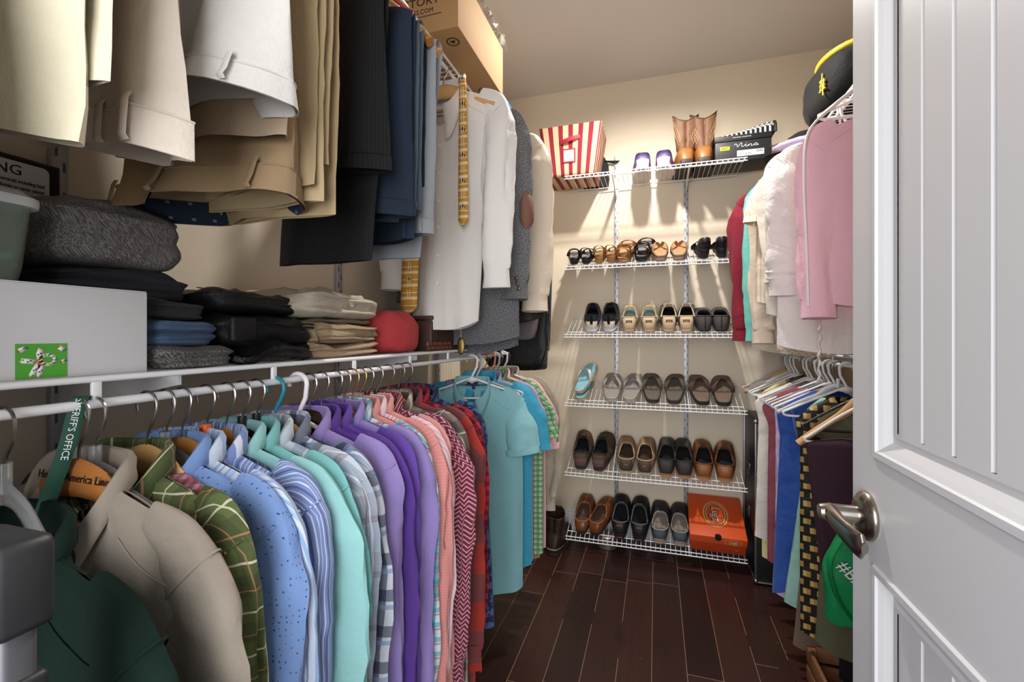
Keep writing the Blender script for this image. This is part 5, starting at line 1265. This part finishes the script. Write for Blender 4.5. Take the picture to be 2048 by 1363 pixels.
# --- top shelf
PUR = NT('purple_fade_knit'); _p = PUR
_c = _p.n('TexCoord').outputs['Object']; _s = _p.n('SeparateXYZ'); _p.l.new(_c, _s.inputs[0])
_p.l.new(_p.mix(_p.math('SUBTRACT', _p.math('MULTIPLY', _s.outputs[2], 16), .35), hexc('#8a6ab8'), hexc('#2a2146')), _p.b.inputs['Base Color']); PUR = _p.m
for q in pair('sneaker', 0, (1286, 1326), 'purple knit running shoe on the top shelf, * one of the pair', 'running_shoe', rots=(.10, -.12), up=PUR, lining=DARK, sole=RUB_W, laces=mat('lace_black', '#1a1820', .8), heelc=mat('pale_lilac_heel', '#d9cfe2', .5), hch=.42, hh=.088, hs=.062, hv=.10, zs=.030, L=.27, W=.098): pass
def cowboy(px, lab, rz, side):
    t, top, surf, up = shoe('boot', 'cowboy_boot', lab, slot(0, px, .03), (0, 0, rz), side, LE('boot_tan', '#96622f', .45, v=(6, '#7a4d28')), DARK, mat('boot_sole', '#2a1d17', .6), L=.29, W=.10, hh=.09, hs=.09, hv=.105, vamp=.42, zs=.02, group='shoes on the back wall shelves')
    MB().box((0, .03, -.0+.018), (.062, .062, .036), .006).build('heel_block', mat('boot_sole', '#2a1d17', .6), t)
    P = []; U = []
    for i in range(15):
        g = i/14; r = []; ur = []
        for k in range(NT_+1):
            tt = 2*pi*(k % NT_)/NT_; T = top(tt); zt = .300-.042*abs(math.cos(tt))**1.5*0 - .008 - .044*(1-abs(math.sin(tt)))
            ce = V(0, .085, 0); q = V((T.x-ce.x)*lerp(1.05, 1.62, g**.8), lerp(T.y, .075+(T.y-.075)*.95, g), lerp(T.z-.004, zt, g))
            q.x += .003*nz(g*5, k*.3, px); q.y += .004*nz(g*4, k*.3, px+4); r.append(q); ur.append((k/NT_*.36, q.z))
        P.append(r); U.append(ur)
    sh_ = MB().grid(P, U).build('shaft', LE('boot_shaft_brown', '#75533a', .6, v=(8, '#62432f')), t, solid=.003, off=-1)
    MB().tube(P[-1], .0028, 6, cap=False).build('top_binding', mat('boot_binding', '#5a3d2a', .5), sh_)
    st = mat('boot_stitch', '#c2a27a', .6)
    for ph in (0, 1, 2):
        for sg in (-1, 1):
            pts = []
            for q in range(9):
                g = .30+.62*q/8 - ph*.07; kk = int(sg*(2+ph*1.3+6.5*(q/8)**1.3)) % NT_; p = P[max(0, min(14, int(g*14)))][kk]; c_ = V(0, .085, p.z); pts.append(p+(p-c_).normalized()*.0012)
            MB().tube(catmull(pts, 3), .0009, 5).build('stitching', st, sh_)
    return t
cowboy(1374, 'brown cowboy boot on the top shelf, left one of the pair', .10, 1)
cowboy(1409, 'brown cowboy boot on the top shelf, right one of the pair', -.06, -1)
# striped fabric bin
def striped_bin():
    c = atY(1141, 365, 2.57); t = thing('fabric_bin', 'red and cream striped fabric storage bin at the left end of the top shelf', 'storage bin', (c.x, 2.672, ROWZ[0]+.004))
    nt = NT('red_cream_stripe'); uv = nt.n('UVMap').outputs[0]; sp = nt.n('SeparateXYZ'); nt.l.new(uv, sp.inputs[0])
    f = nt.math('FRACT', nt.math('DIVIDE', nt.math('ADD', sp.outputs[0], 5), .052)); red = hexc('#8e1a2d'); crm = hexc('#cdbb98')
    col = nt.mix(nt.math('LESS_THAN', f, .46), crm, red)
    f2 = nt.math('FRACT', nt.math('DIVIDE', nt.math('ADD', sp.outputs[0], 5), .0065))
    thin = nt.math('MULTIPLY', nt.math('LESS_THAN', f2, .22), nt.math('GREATER_THAN', f, .52)); col = nt.mix(nt.math('MULTIPLY', thin, .6), col, hexc('#b07a4a'))
    nt.l.new(col, nt.b.inputs['Base Color']); nt.b.inputs['Roughness'].default_value = .85; M_ = nt.m
    hb, ht, db, dt, H_ = .135, .176, .11, .125, .285
    co = [V(-hb, -db, 0), V(hb, -db, 0), V(hb, db, 0), V(-hb, db, 0)]; ct = [V(-ht, -dt, H_), V(ht, -dt, H_), V(ht, dt, H_-.0), V(-ht, dt, H_)]
    for nm, i in (('front_panel', 0), ('side_panel', 1), ('back_panel', 2), ('side_panel', 3)):
        j = (i+1) % 4; P = []; U = []
        for r in range(13):
            g = r/12; row = []; ur = []
            for q in range(15):
                h = q/14; p = lerp(lerp(co[i], co[j], h), lerp(ct[i], ct[j], h), g); n_ = V((0, 1, 0, -1)[i], (-1, 0, 1, 0)[i], 0)
                p = p + n_*(.006*math.sin(pi*h)*math.sin(pi*g)+.004*nz(h*4+i, g*4, 3)*math.sin(pi*h)); row.append(p); ur.append((h*(ht+hb) if i % 2 == 0 else h*.25+.4, g*H_))
            P.append(row); U.append(ur)
        o = MB().grid(P, U).build(nm, M_, t, solid=.003)
        if i == 0:
            RB = mat('ribbon_red', '#a81d30', .6)
            MB().tube(catmull([(-.055, -dt-.004, .185), (-.03, -dt-.016, .190), (.0, -dt-.02, .196), (.03, -dt-.016, .204), (.058, -dt-.004, .21)], 5), .011, 8, rb=.0015, up=(0, 1, .1)).build('handle', RB, o)
            yb = -db-.009
            for (cx_, cz, dx_, dz_) in ((.0, .148, .074, .008), (.0, .078, .074, .008), (-.033, .113, .008, .07), (.033, .113, .008, .07)):
                MB().box((cx_-.005, yb-.0105*(cz/.285)-.001, cz), (dx_, .002, dz_), .0005, Matrix.Rotation(.05, 3, 'X')).build('card_frame', RB, o)
            MB().box((-.005, yb-.0048, .113), (.058, .001, .062), 0, Matrix.Rotation(.05, 3, 'X')).build('card_window', mat('card_window', '#d9d4cc', .15), o)
    m = MB(); m.grid([[co[0], co[1]], [co[3], co[2]]], [[(0, 0), (.27, 0)], [(0, .2), (.27, .2)]]); m.build('bottom_panel', M_, t, solid=.003)
striped_bin()
ht_ = thing('cap', 'black cap squeezed between the striped bin and the back wall', 'cap', (atY(1141, 365, 2.57).x+.115, 2.812, ROWZ[0]+.165))
HM = mat('black_felt', '#1b1b1c', .9)
MB().lathe([(.075, -.16), (.080, -.10), (.074, -.03), (.050, .02), (.012, .035), (0, .036)], 22).build('crown', HM, ht_)
MB().grid([[V(.05, -.06+.012*k, -.004) for k in range(11)], [V(.118+.022*math.sin(pi*k/10), -.05+.010*k, -.02+.01*math.sin(pi*k/10)) for k in range(11)]]).build('visor', HM, ht_, solid=.004)
ht_.scale = (1, .18, 1)
# shoe box with houndstooth pouch on top
nb = thing('shoe_box', 'black shoe box with white script and a yellow sticker on the top shelf', 'shoe box', (atY(1488, 340, 2.56).x, 2.685, ROWZ[0]+.004))
BK = mat('shoebox_black', '#242427', .5)
MB().box((0, 0, .055), (.262, .19, .110), .002).build('box_body', BK, nb); MB().box((0, 0, .117), (.270, .198, .030), .003).build('lid', mat('shoebox_lid', '#1c1c1f', .5), nb)
WP = mat('print_white', '#e8e8e8', .6)
for st_ in ([(-.050, .080), (-.044, .086), (-.038, .083), (-.036, .070), (-.030, .076), (-.020, .089), (-.016, .086), (-.017, .072), (-.010, .070), (-.002, .078)],
            [(-.002, .078), (.002, .081), (.001, .070), (.006, .070), (.013, .077)], [(.013, .078), (.014, .070), (.018, .077), (.023, .080), (.026, .077), (.026, .070), (.031, .070), (.037, .076)],
            [(.050, .079), (.044, .081), (.039, .076), (.041, .070), (.047, .071), (.051, .079), (.052, .070), (.058, .073)], [(.004, .087), (.0065, .089)]):
    MB().tube(catmull([V(x*1.05+.012, -.0956, z) for x, z in st_], 5), .0011, 6, rb=.0006, up=(0, 1, 0)).build('box_lettering', WP, nb)
MB().box((-.085, -.0957, .068), (.046, .0008, .020), .0002).build('price_sticker', mat('sticker_yellow', '#d9c52e', .5), nb)
text('sticker_print', '$8.97', .014, mat('print_black2', '#141414', .6), nb, (-.085, -.0964, .068), (pi/2, 0, 0))
o = MB().box((.035, -.0957, .036), (.125, .0008, .030), .0002).build('size_label', mat('label_white', '#dcdcdc', .5), nb)
text('label_print', '9 1/2 M', .016, mat('print_black2', '#141414', .6), o, (.01, -.0964, .030), (pi/2, 0, 0))
for k in range(12): MB().box((.062+.0028*k, -.0963, .042), (.0008+.0009*(k % 3 == 0), .0004, .014)).build('barcode_bar', mat('print_black2', '#141414', .6), o)
text('lid_print', 'FOOTWEAR  COLLECTION', .007, WP, nb, (-.005, -.0998, .118), (pi/2, 0, 0))
HOU = fab('houndstooth', '#d8d6d4', [('i', .022, .022, .013, .013, '#1b1b1d'), ('z', .022, .004, 1.0, .011, '#1b1b1d')], .8)
hp = thing('pouch', 'black and white houndstooth pouch lying on the black shoe box', 'pouch', (nb.location.x+.01, 2.685, ROWZ[0]+.1362))
P = []; U = []
for i in range(13):
    a0 = pi*i/12; r = []; ur = []
    for k in range(19):
        x = -.13+.27*k/18; h = .012+.075*(k/18)**1.2*(1-.2*smooth(.9, 1, k/18)); y = -.085*math.cos(a0); z = h*math.sin(a0)**.6 if i not in (0, 12) else 0
        r.append(V(x, y, z)); ur.append((x, y*1.2))
    P.append(r); U.append(ur)
o = MB().grid(P, U).build('pouch_body', HOU, hp)
MB().tube([P[i][18] for i in range(13)], .010, 8, rb=.006).build('black_edge', mat('pouch_edge', '#1a1a1c', .6), hp)
MB().poly([P[i][18] for i in range(13)]).build('side_panel', mat('pouch_edge', '#1a1a1c', .6), hp); MB().poly([P[i][0] for i in range(13)]).build('end_panel', HOU, hp)
cl_ = soft_bag('purse', 'purse', 'small black purse peeking out between cowboy boot and shoe box', mat('purse_black', '#141416', .4), (atY(1432, 350, 2.72).x, 2.755, ROWZ[0]+.004), (.07, .05, .07), seed=31, wob=.003)
# --- sandals
def ribbon(pts, w, m, t, name='strap', up=(0, 1, 0), th=.0022): return MB().tube(catmull(pts, 6), w, 8, rb=th, up=up).build(name, m, t)
def sandal(style, nm, label, loc, rot, side, strap, foot, sole, L=.25, W=.09, zs=.014, heel=0.0, group='shoes on the back wall shelves', sc=1.0, bed=None, thick=None):
    t = thing(nm, label, 'sandal' if 'flip' not in nm else 'flip-flop', loc, rot, group)
    sole_mesh(L, W, side, 0, zs, heel=heel).build('sole', sole, t)
    rows = []
    for s_, dz_ in ((.97, 0), (.93, .003), (.6, .002), (.0, .001)):
        r = []
        for k in range(NT_+1):
            x, y = outline(2*pi*(k % NT_)/NT_, L, W, side); u = y/L; uu = lerp(.5, u, s_)
            r.append(V(x*s_, lerp(.5*L, y, s_), zs+.001+dz_+.012*uu**4+heel*(1-smooth(.3, .62, uu))))
        rows.append(r)
    MB().grid(rows).build('footbed', foot, t)
    hz = lambda y: zs+.012*(y/L)**4+heel*(1-smooth(.3, .62, y/L))
    if style == 'thong':
        y1 = .74*L; ym = .40*L; wx = W*.44; sw_ = thick or .009
        for sx in (-1, 1):
            ribbon([(side*W*.05, y1, hz(y1)+.002), (side*W*.05+sx*.010, y1-.012, hz(y1)+.022), (sx*wx*.62, lerp(y1, ym, .5), hz(ym)+.042), (sx*wx*.98, lerp(y1, ym, .85), hz(ym)+.024), (sx*wx, ym, hz(ym)-.002)], sw_, strap, t, up=(sx*.6, 0, 1))
        MB().tube([(side*W*.05, y1, hz(y1)-.001), (side*W*.05, y1-.004, hz(y1)+.022)], .0042, 8).build('toe_post', strap, t)
    elif style in ('strappy', 'heel'):
        for yy, h in ((.62*L, .040), (.78*L, .028)):
            wx = W*.46
            ribbon([(-wx, yy, hz(yy)), (-wx*.8, yy, hz(yy)+h*.75), (0, yy+.004, hz(yy)+h), (wx*.8, yy, hz(yy)+h*.75), (wx, yy, hz(yy))], .011, strap, t, up=(0, .3, 1))
        ribbon([(-W*.36, .22*L, hz(.2*L)), (-W*.34, .10*L, hz(0)+.035), (-W*.2, .015*L, hz(0)+.052), (0, -.004, hz(0)+.056), (W*.2, .015*L, hz(0)+.052), (W*.34, .10*L, hz(0)+.035), (W*.36, .22*L, hz(0))], .006, strap, t, up=(0, 0, 1))
    elif style == 'slingback':
        yy = .60*L; wx = W*.46
        for y_, h, w_ in ((.58*L, .048, .016), (.72*L, .036, .014)):
            ribbon([(-wx, y_, hz(y_)), (-wx*.85, y_, hz(y_)+h*.75), (0, y_+.004, hz(y_)+h), (wx*.85, y_, hz(y_)+h*.75), (wx, y_, hz(y_))], w_, strap, t, up=(0, .3, 1))
        P = []
        for k in range(25):
            a = (k/24*2-1)*2.0; x = W*.37*math.sin(a); y = .040-.040*math.cos(a)+max(0, abs(a)-1.57)*.05; hh_ = .058*max(.12, math.cos(a*.62))
            P.append([V(x, y, hz(y)), V(x*1.02, y-.002, hz(y)+hh_*.6), V(x*.94, y, hz(y)+hh_)])
        MB().grid(P).build('heel_cup', strap, t, solid=.0022)
    elif style == 'pump':
        P = []
        for i in range(9):
            r = []
            for k in range(NT_+1):
                tt = 2*pi*(k % NT_)/NT_; x, y = outline(tt, L, W, side); u = y/L
                h = .048*(1-smooth(.1, .45, u))+.010 + .045*smooth(.55, .9, u); s_ = i/8; toe = smooth(.6, .95, u)
                r.append(V(x*(1-.25*s_*toe), lerp(y, lerp(y, .62*L, .75), s_*toe), hz(y)+h*(1-(1-s_)**(1+toe))))
            P.append(r)
        MB().grid(P).build('upper', strap, t, solid=.0018)
    if heel > .015:
        rows = []
        for s_, z in ((.62, 0), (.60, .006), (.66, heel*.6), (.86, heel+zs*.5)):
            rows.append([V(W*.36*s_*math.cos(a)*.9, .032+.030*s_*math.sin(a), z) for a in [2*pi*k/20 for k in range(21)]])
        m = MB(); m.grid(rows); m.poly(rows[0][:-1]); m.build('heel', sole, t)
    if style == 'mule':
        pass
    if sc != 1: t.scale = (sc,)*3
    return t
BS = mat('black_leather', '#17161a', .45); GO = mat('gold_leather', '#a98a5a', .35, .5); TNL = LE('tan_leather', '#a6764a', .5); CORK = mat('cork_tan', '#a98560', .8); GRYF = mat('grey_footbed', '#78726f', .8)
def sp(row, px, label, nm, style, side, strap, foot, sole, rz, dz_=0.0, rx=0.0, back=.022, **k):
    l = slot(row, px, back); l.z += dz_
    return sandal(style, nm, label, l, (ALPHA+rx, 0, rz), side, strap, foot, sole, **k)
sp(1, 1148, 'black strappy sandal at the left end of the second shelf, left of its pair', 'strappy_sandal', 'strappy', 1, BS, GRYF, BS, .15, heel=.022, L=.235, W=.078)
sp(1, 1171, 'black strappy sandal with grey footbed, right of the pair at the left end', 'strappy_sandal', 'strappy', -1, BS, GRYF, BS, .0, heel=.022, L=.235, W=.078)
sp(1, 1198, 'gold strappy sandal on the second shelf, left of its pair', 'strappy_sandal', 'strappy', 1, GO, GO, TNL, .06, heel=.030, L=.235, W=.076)
sp(1, 1221, 'gold strappy sandal on the second shelf, right of its pair', 'strappy_sandal', 'strappy', -1, GO, GO, TNL, -.05, heel=.030, L=.235, W=.076)
sp(1, 1245, 'tan sandal lying underneath its mate beside the gold pair', 'strappy_sandal', 'strappy', 1, TNL, CORK, TNL, -.04, L=.245, W=.090, zs=.022)
sp(1, 1247, 'tan sandal lying on top of its mate beside the gold pair', 'strappy_sandal', 'strappy', -1, TNL, CORK, TNL, -.10, dz_=.030, back=.034, L=.245, W=.088, zs=.016)
sp(1, 1283, 'black sandal underneath its mate in the middle of the second shelf', 'strappy_sandal', 'strappy', 1, BS, GRYF, RUB_B, .0, L=.245, W=.092, zs=.024)
sp(1, 1285, 'black sandal stacked on its mate in the middle of the second shelf', 'strappy_sandal', 'strappy', -1, BS, GRYF, RUB_B, -.12, dz_=.034, back=.034, L=.245, W=.090, zs=.018)
sp(1, 1322, 'brown thong sandal on the second shelf, left of its pair', 'thong_sandal', 'thong', 1, TNL, CORK, mat('sandal_sole_taupe', '#8a7260', .7), .05, L=.255, W=.088, zs=.026)
sp(1, 1358, 'brown thong sandal on the second shelf, right of its pair', 'thong_sandal', 'thong', -1, TNL, CORK, mat('sandal_sole_taupe', '#8a7260', .7), -.05, L=.255, W=.088, zs=.026)
sp(1, 1409, 'black block-heeled shoe at the right of the second shelf, left of its pair', 'heeled_shoe', 'slingback', 1, BS, GRYF, BS, .05, heel=.040, L=.24, W=.080)
sp(1, 1444, 'black block-heeled shoe at the right of the second shelf, right of its pair', 'heeled_shoe', 'slingback', -1, BS, GRYF, BS, -.10, heel=.040, L=.24, W=.080)
# --- third shelf
BM = fab('black_mesh', '#161618', (), .8)
pair('sneaker', 2, (1183, 1218), 'black sneaker with leopard-print heel on the third shelf, * one of the pair', 'sneaker', rots=(.10, -.02), up=BM, lining=DARK, sole=RUB_L, laces=mat('lace_black', '#1a1820', .8), heelc=LEO, hch=.5, hh=.082, hs=.058, hv=.10, zs=.030, L=.265, W=.094)
for q in [o for o in COL.objects if o.get('label', '').startswith('black sneaker with leopard')]:
    MB().tube([(0, .004, .040), (0, -.003, .062), (0, .0, .096)], .0075, 8, rb=.002, up=(0, 1, 0)).build('pull_tab', BM, q)
FL = fab('beige_floral_canvas', '#c3ad8c', [('n', 80, '#8a7a5a', .6, 1)]); BEC = fab('beige_canvas', '#c9b192', (), .85)
pair('sneaker', 2, (1258, 1298), 'beige patterned slip-on with a brown heel tag, * one of the pair', 'slip_on_shoe', rots=(.04, -.04), up=FL, lining=mat('pale_lining', '#b9c2bd', .9), sole=RUB_T, tag='dude', heelc=BEC, hh=.068, hs=.050, hv=.088, zs=.024, L=.26, W=.094)
DKC = fab('charcoal_canvas', '#3a3c42', (), .85)
pair('sneaker', 2, (1338, 1373), 'charcoal and beige slip-on with a brown heel tag, * one of the pair', 'slip_on_shoe', rots=(.04, -.10), up=DKC, lining=DARK, sole=RUB_T, tag='dude', heelc=BEC, laces=mat('lace_cream', '#d8cdb8', .8), hh=.070, hs=.052, hv=.090, zs=.024, L=.265, W=.096, accent=BEC)
for q, i in zip(pair('sneaker', 2, (1410, 1443), 'dark grey suede shoe with back zipper, * one of the pair', 'zipped_shoe', rots=(.05, -.08), up=LE('grey_suede', '#4a4646', .9), lining=DARK, sole=RUB_B, hh=.070, hs=.062, hv=.070, zs=.010, L=.24, W=.092), (0, 1)):
    t, top, surf, up_ = q
    MB().tube([surf(0, s_/8)+V(0, -.002, 0) for s_ in range(1, 9)], .0022, 6).build('zipper', mat('zip_black', '#2b2b2f', .3, .5), up_)
# --- fourth shelf: flip-flops
TEA = mat('teal_foam', '#5aa3ad', .7); TEA2 = mat('teal_strap', '#2f9aa6', .6); BEF = mat('beige_foam', '#b7a48c', .8)
sp(3, 1160, 'teal flip-flop lying flat at the left end of the fourth shelf', 'flip_flop', 'thong', 1, TEA2, TEA, BEF, -.05, L=.25, W=.088, zs=.018)
sp(3, 1158, 'pale blue and beige flip-flop propped on top of the teal one', 'flip_flop', 'thong', -1, mat('pale_strap', '#cfd6d4', .6), mat('pale_blue_foam', '#7fb3c2', .7), BEF, -.28, dz_=.034, rx=.18, back=.03, L=.25, W=.088, zs=.020)
def ffpair(pxs, label, strap, foot, sole, **k):
    for i, px in enumerate(pxs): sp(3, px, label.replace('*', ('left', 'right')[i]), 'flip_flop', 'thong', (1, -1)[i], strap, foot, sole, (.06, -.10)[i], **k)
ffpair((1223, 1259), 'grey flip-flop with pale sole edge, * one of the pair', mat('grey_strap', '#a39a93', .7), mat('grey_foam', '#8d8783', .8), mat('pale_sole', '#b7ab9f', .7), L=.285, W=.104, zs=.024, thick=.012)
ffpair((1306, 1347), 'dark olive-brown flip-flop with wide straps, * one of the pair', mat('olive_brown_strap', '#5a5148', .7), mat('olive_brown_foam', '#5f564c', .8), mat('olive_brown_sole', '#40382f', .7), L=.29, W=.108, zs=.024, thick=.016)
ffpair((1406, 1447), 'dark brown leather flip-flop at the right of the fourth shelf, * one of the pair', mat('umber_strap', '#54443a', .6), mat('umber_foam', '#6b5a4e', .75), mat('umber_sole', '#33281f', .7), L=.285, W=.108, zs=.024, thick=.018)
# --- fifth shelf
pair('sneaker', 4, (1161, 1196), 'brown hiking shoe with red zigzag heel, * one of the pair', 'hiking_shoe', rots=(.05, -.16), up=LE('hiker_brown', '#5a4536', .75, v=(12, '#493728')), lining=DARK, sole=mat('hiker_sole', '#3a332c', .7), laces=mat('lace_brown', '#3c2d24', .8), hch=.6, heelc=fab('hiker_heel', '#5c5a58', [('z', .03, .006, 1.1, .008, '#a02a35')]), hh=.082, hs=.062, hv=.105, zs=.030, L=.29, W=.104, accent=mat('hiker_rim', '#34302d', .8))
for q in pair('sneaker', 4, (1252, 1289), 'tan canvas loafer with dark heel panel, * one of the pair', 'loafer', rots=(.06, -.08), up=LE('loafer_tan', '#94785c', .75), lining=mat('brown_lining', '#4a382b', .9), sole=mat('crepe_sole', '#cfb994', .7), heelc=LE('loafer_heel', '#4d3d33', .6), tag='dude', tagc='#4d3d33', hh=.068, hs=.056, hv=.088, zs=.020, L=.285, W=.102, accent=mat('loafer_rim', '#b39a7c', .8)): pass
pair('sneaker', 4, (1332, 1369), 'dark slip-on with honeycomb texture and gum sole, * one of the pair', 'slip_on_shoe', rots=(-.04, -.02), up=LE('dark_slipon', '#3b3432', .6, b=(220, .5)), lining=DARK, sole=RUB_G, hh=.078, hs=.060, hv=.094, zs=.024, L=.29, W=.102, heelc=LE('honeycomb', '#3a3536', .6, b=(240, .9)))
pair('sneaker', 4, (1408, 1450), 'brown leather lace-up walking shoe with gum sole, * one of the pair', 'lace_up_shoe', rots=(-.02, -.14), up=LE('walker_brown', '#7a4e2c', .5, v=(9, '#5f3a20')), lining=DARK, sole=RUB_G, laces=mat('lace_tan', '#8a6a48', .8), hh=.074, hs=.058, hv=.096, zs=.026, L=.285, W=.104, heelc=LE('walker_heel', '#8a542c', .45))
# --- sixth shelf
MOC = LE('moccasin_brown', '#7d4724', .32, v=(7, '#5b3018'))
pair('sneaker', 5, (1162, 1188), 'brown leather moccasin at the left end of the lowest shelf, * one of the pair', 'moccasin', rots=(.0, -.30), up=MOC, lining=mat('moc_lining', '#5a4032', .85), sole=mat('moc_sole', '#251812', .6), laces=None, hh=.056, hs=.050, hv=.070, vamp=.60, zs=.018, L=.285, W=.100, accent=LE('moc_lace', '#9a6236', .4))
for q in pair('sneaker', 5, (1239, 1278), 'black athletic shoe with orange heel line, * one of the pair', 'athletic_shoe', rots=(.02, -.04), up=LE('black_synthetic', '#1d1e21', .5), lining=DARK, sole=RUB_B, laces=mat('lace_black', '#1a1820', .8), hh=.080, hs=.060, hv=.100, zs=.030, L=.29, W=.104, accent=mat('grey_rim', '#5d6164', .7)):
    t, top, surf, up_ = q
    p = surf(0, .75); MB().box(p+V(0, -.002, 0), (.034, .002, .0025), .0005).build('orange_line', mat('orange_trim', '#c4512e', .5), up_)
    MB().box((0, -.003, .012), (.030, .003, .006), .001).build('red_sole_mark', mat('red_trim', '#a8323a', .5), t)
pair('sneaker', 5, (1319, 1360), 'black boat shoe with pale layered sole, * one of the pair', 'boat_shoe', rots=(-.02, -.06), up=LE('boat_black', '#26272b', .5), lining=mat('boat_lining', '#857c70', .9), sole=mat('boat_sole', '#a8977f', .7), hh=.062, hs=.052, hv=.074, zs=.034, L=.285, W=.102, accent=mat('boat_rim', '#9a9386', .8), heelc=LE('boat_heel', '#3b434d', .6))
# orange shoe box
ob = thing('shoe_box', 'orange shoe box with an oval logo on its lid, on the lowest wire shelf', 'shoe box', slot(5, 1435, .012), (ALPHA, 0, -.02))
OR = mat('orange_card', '#d8531f', .45); OR2 = mat('orange_card_dark', '#b53c15', .5)
MB().box((0, .155, .050), (.262, .30, .10), .002).build('box_body', OR2, ob)
lid = MB().box((0, .155, .083), (.270, .308, .044), .002).build('lid', OR, ob)
def ellipse_ring(a, b, w, n=40): return [[V((a+q)*math.cos(2*pi*k/n), (b+q)*math.sin(2*pi*k/n), 0) for k in range(n+1)] for q in (-w, w)]
for a, b, w, c_, z in ((.057, .088, .006, '#e8a04a', .1053), (.052, .083, .0022, '#2a1a14', .1056), (.048, .079, .0016, '#efd9b8', .1056)):
    MB().grid(ellipse_ring(a, b, w)).build('logo_ring', mat('logo'+c_, c_, .5), lid, loc=(0, .165, z), rot=(0, 0, 0))
tx = text('logo_shadow', 'Lugz', .066, mat('logo_black', '#1d1512', .5), lid, (-.002, .165, .1057), (0, 0, -pi/2), shear=.15, sx=.92, ext=.0002)
tx = text('logo_lettering', 'Lugz', .060, mat('logo_silver', '#d9d4d0', .4), lid, (.001, .165, .1061), (0, 0, -pi/2), shear=.15, sx=.95, ext=.0002)
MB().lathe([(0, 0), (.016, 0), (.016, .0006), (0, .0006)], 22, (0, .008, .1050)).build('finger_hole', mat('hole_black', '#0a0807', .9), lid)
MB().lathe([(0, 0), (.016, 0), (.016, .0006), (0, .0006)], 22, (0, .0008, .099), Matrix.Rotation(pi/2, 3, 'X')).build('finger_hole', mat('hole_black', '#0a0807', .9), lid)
MB().grid([[V(p.x, 0, p.y) for p in r] for r in ellipse_ring(.040, .015, .0016)]).build('logo_ring', mat('logo#e8a04a', '#e8a04a', .5), lid, loc=(.070, -.0004, .082))
text('logo_lettering', 'Lugz', .022, mat('logo_silver', '#d9d4d0', .4), lid, (.070, -.0006, .082), (pi/2, 0, 0), shear=.2)
text('size_print', '- 10.5 -', .010, mat('logo#e8a04a', '#e8a04a', .5), ob, (.085, .0044, .030), (pi/2, 0, 0))
# --- on the floor at the back
bw = thing('steel_canister', 'round brushed metal tin on the floor under the lowest wire shelf', 'tin', (atZ(1215, 1090, 0).x, 2.66, 0))
MB().lathe([(0, 0), (.052, 0), (.057, .006), (.058, .06), (.060, .062), (.060, .070), (.055, .074), (0, .075)], 30).build('tin_body', mat('brushed_tin', '#b9b2ac', .35, .8), bw)
def workboot(px, py, lab, rz, side):
    p = atZ(px, py, 0)
    DB = LE('work_boot_brown', '#33231c', .5, v=(10, '#22160f'))
    t, top, surf, up = shoe('boot', 'work_boot', lab, p, (0, 0, rz), side, DB, DARK, mat('work_boot_sole', '#1d1815', .8), L=.29, W=.105, hh=.10, hs=.095, hv=.115, vamp=.46, zs=.034, group='work boots on the floor')
    P = []
    for i in range(12):
        g = i/11; r = []
        for k in range(NT_+1):
            tt = 2*pi*(k % NT_)/NT_; T = top(tt)
            r.append(V(T.x*lerp(1.05, 1.35, g)+.004*nz(g*5, k*.3, px), lerp(T.y, .072+(T.y-.072)*.9, g), lerp(T.z-.004, .215-.02*math.cos(tt)+.012*nz(k*.35, px), g)))
        P.append(r)
    s_ = MB().grid(P).build('shaft', DB, t, solid=.004, off=-1)
    MB().tube([V(x, y, .036+.012*u**4) for x, y, u in [(outline(2*pi*k/NT_, .29, .109, side)+(outline(2*pi*k/NT_, .29, .109, side)[1]/.29,)) for k in range(NT_+1)]], .004, 6, cap=False).build('welt', mat('welt_tan', '#9a7a54', .6), t)
    for i in range(5):
        z = .12+.019*i; MB().tube(catmull([P[min(11, 1+2*i)][NT_//2-4]+V(0, .003, 0), P[min(11, 1+2*i)][NT_//2]+V(0, .008, .004), P[min(11, 1+2*i)][NT_//2+4]+V(0, .003, 0)], 4), .002, 6).build('lace', mat('lace_tan', '#8a6a48', .8), s_)
    MB().tube(catmull([P[11][NT_//2]+V(.0, .004, 0), P[11][NT_//2]+V(.02, .012, -.03), P[11][NT_//2]+V(.028, .006, -.09), P[11][NT_//2]+V(.01, .01, -.11)], 5), .0016, 6).build('lace_end', mat('lace_tan', '#8a6a48', .8), s_)
workboot(1103, 1112, 'dark brown work boot on the floor standing in full view by the left shirts', -.10, -1)
workboot(1066, 1094, 'dark brown work boot on the floor half hidden behind its mate', -.02, 1)
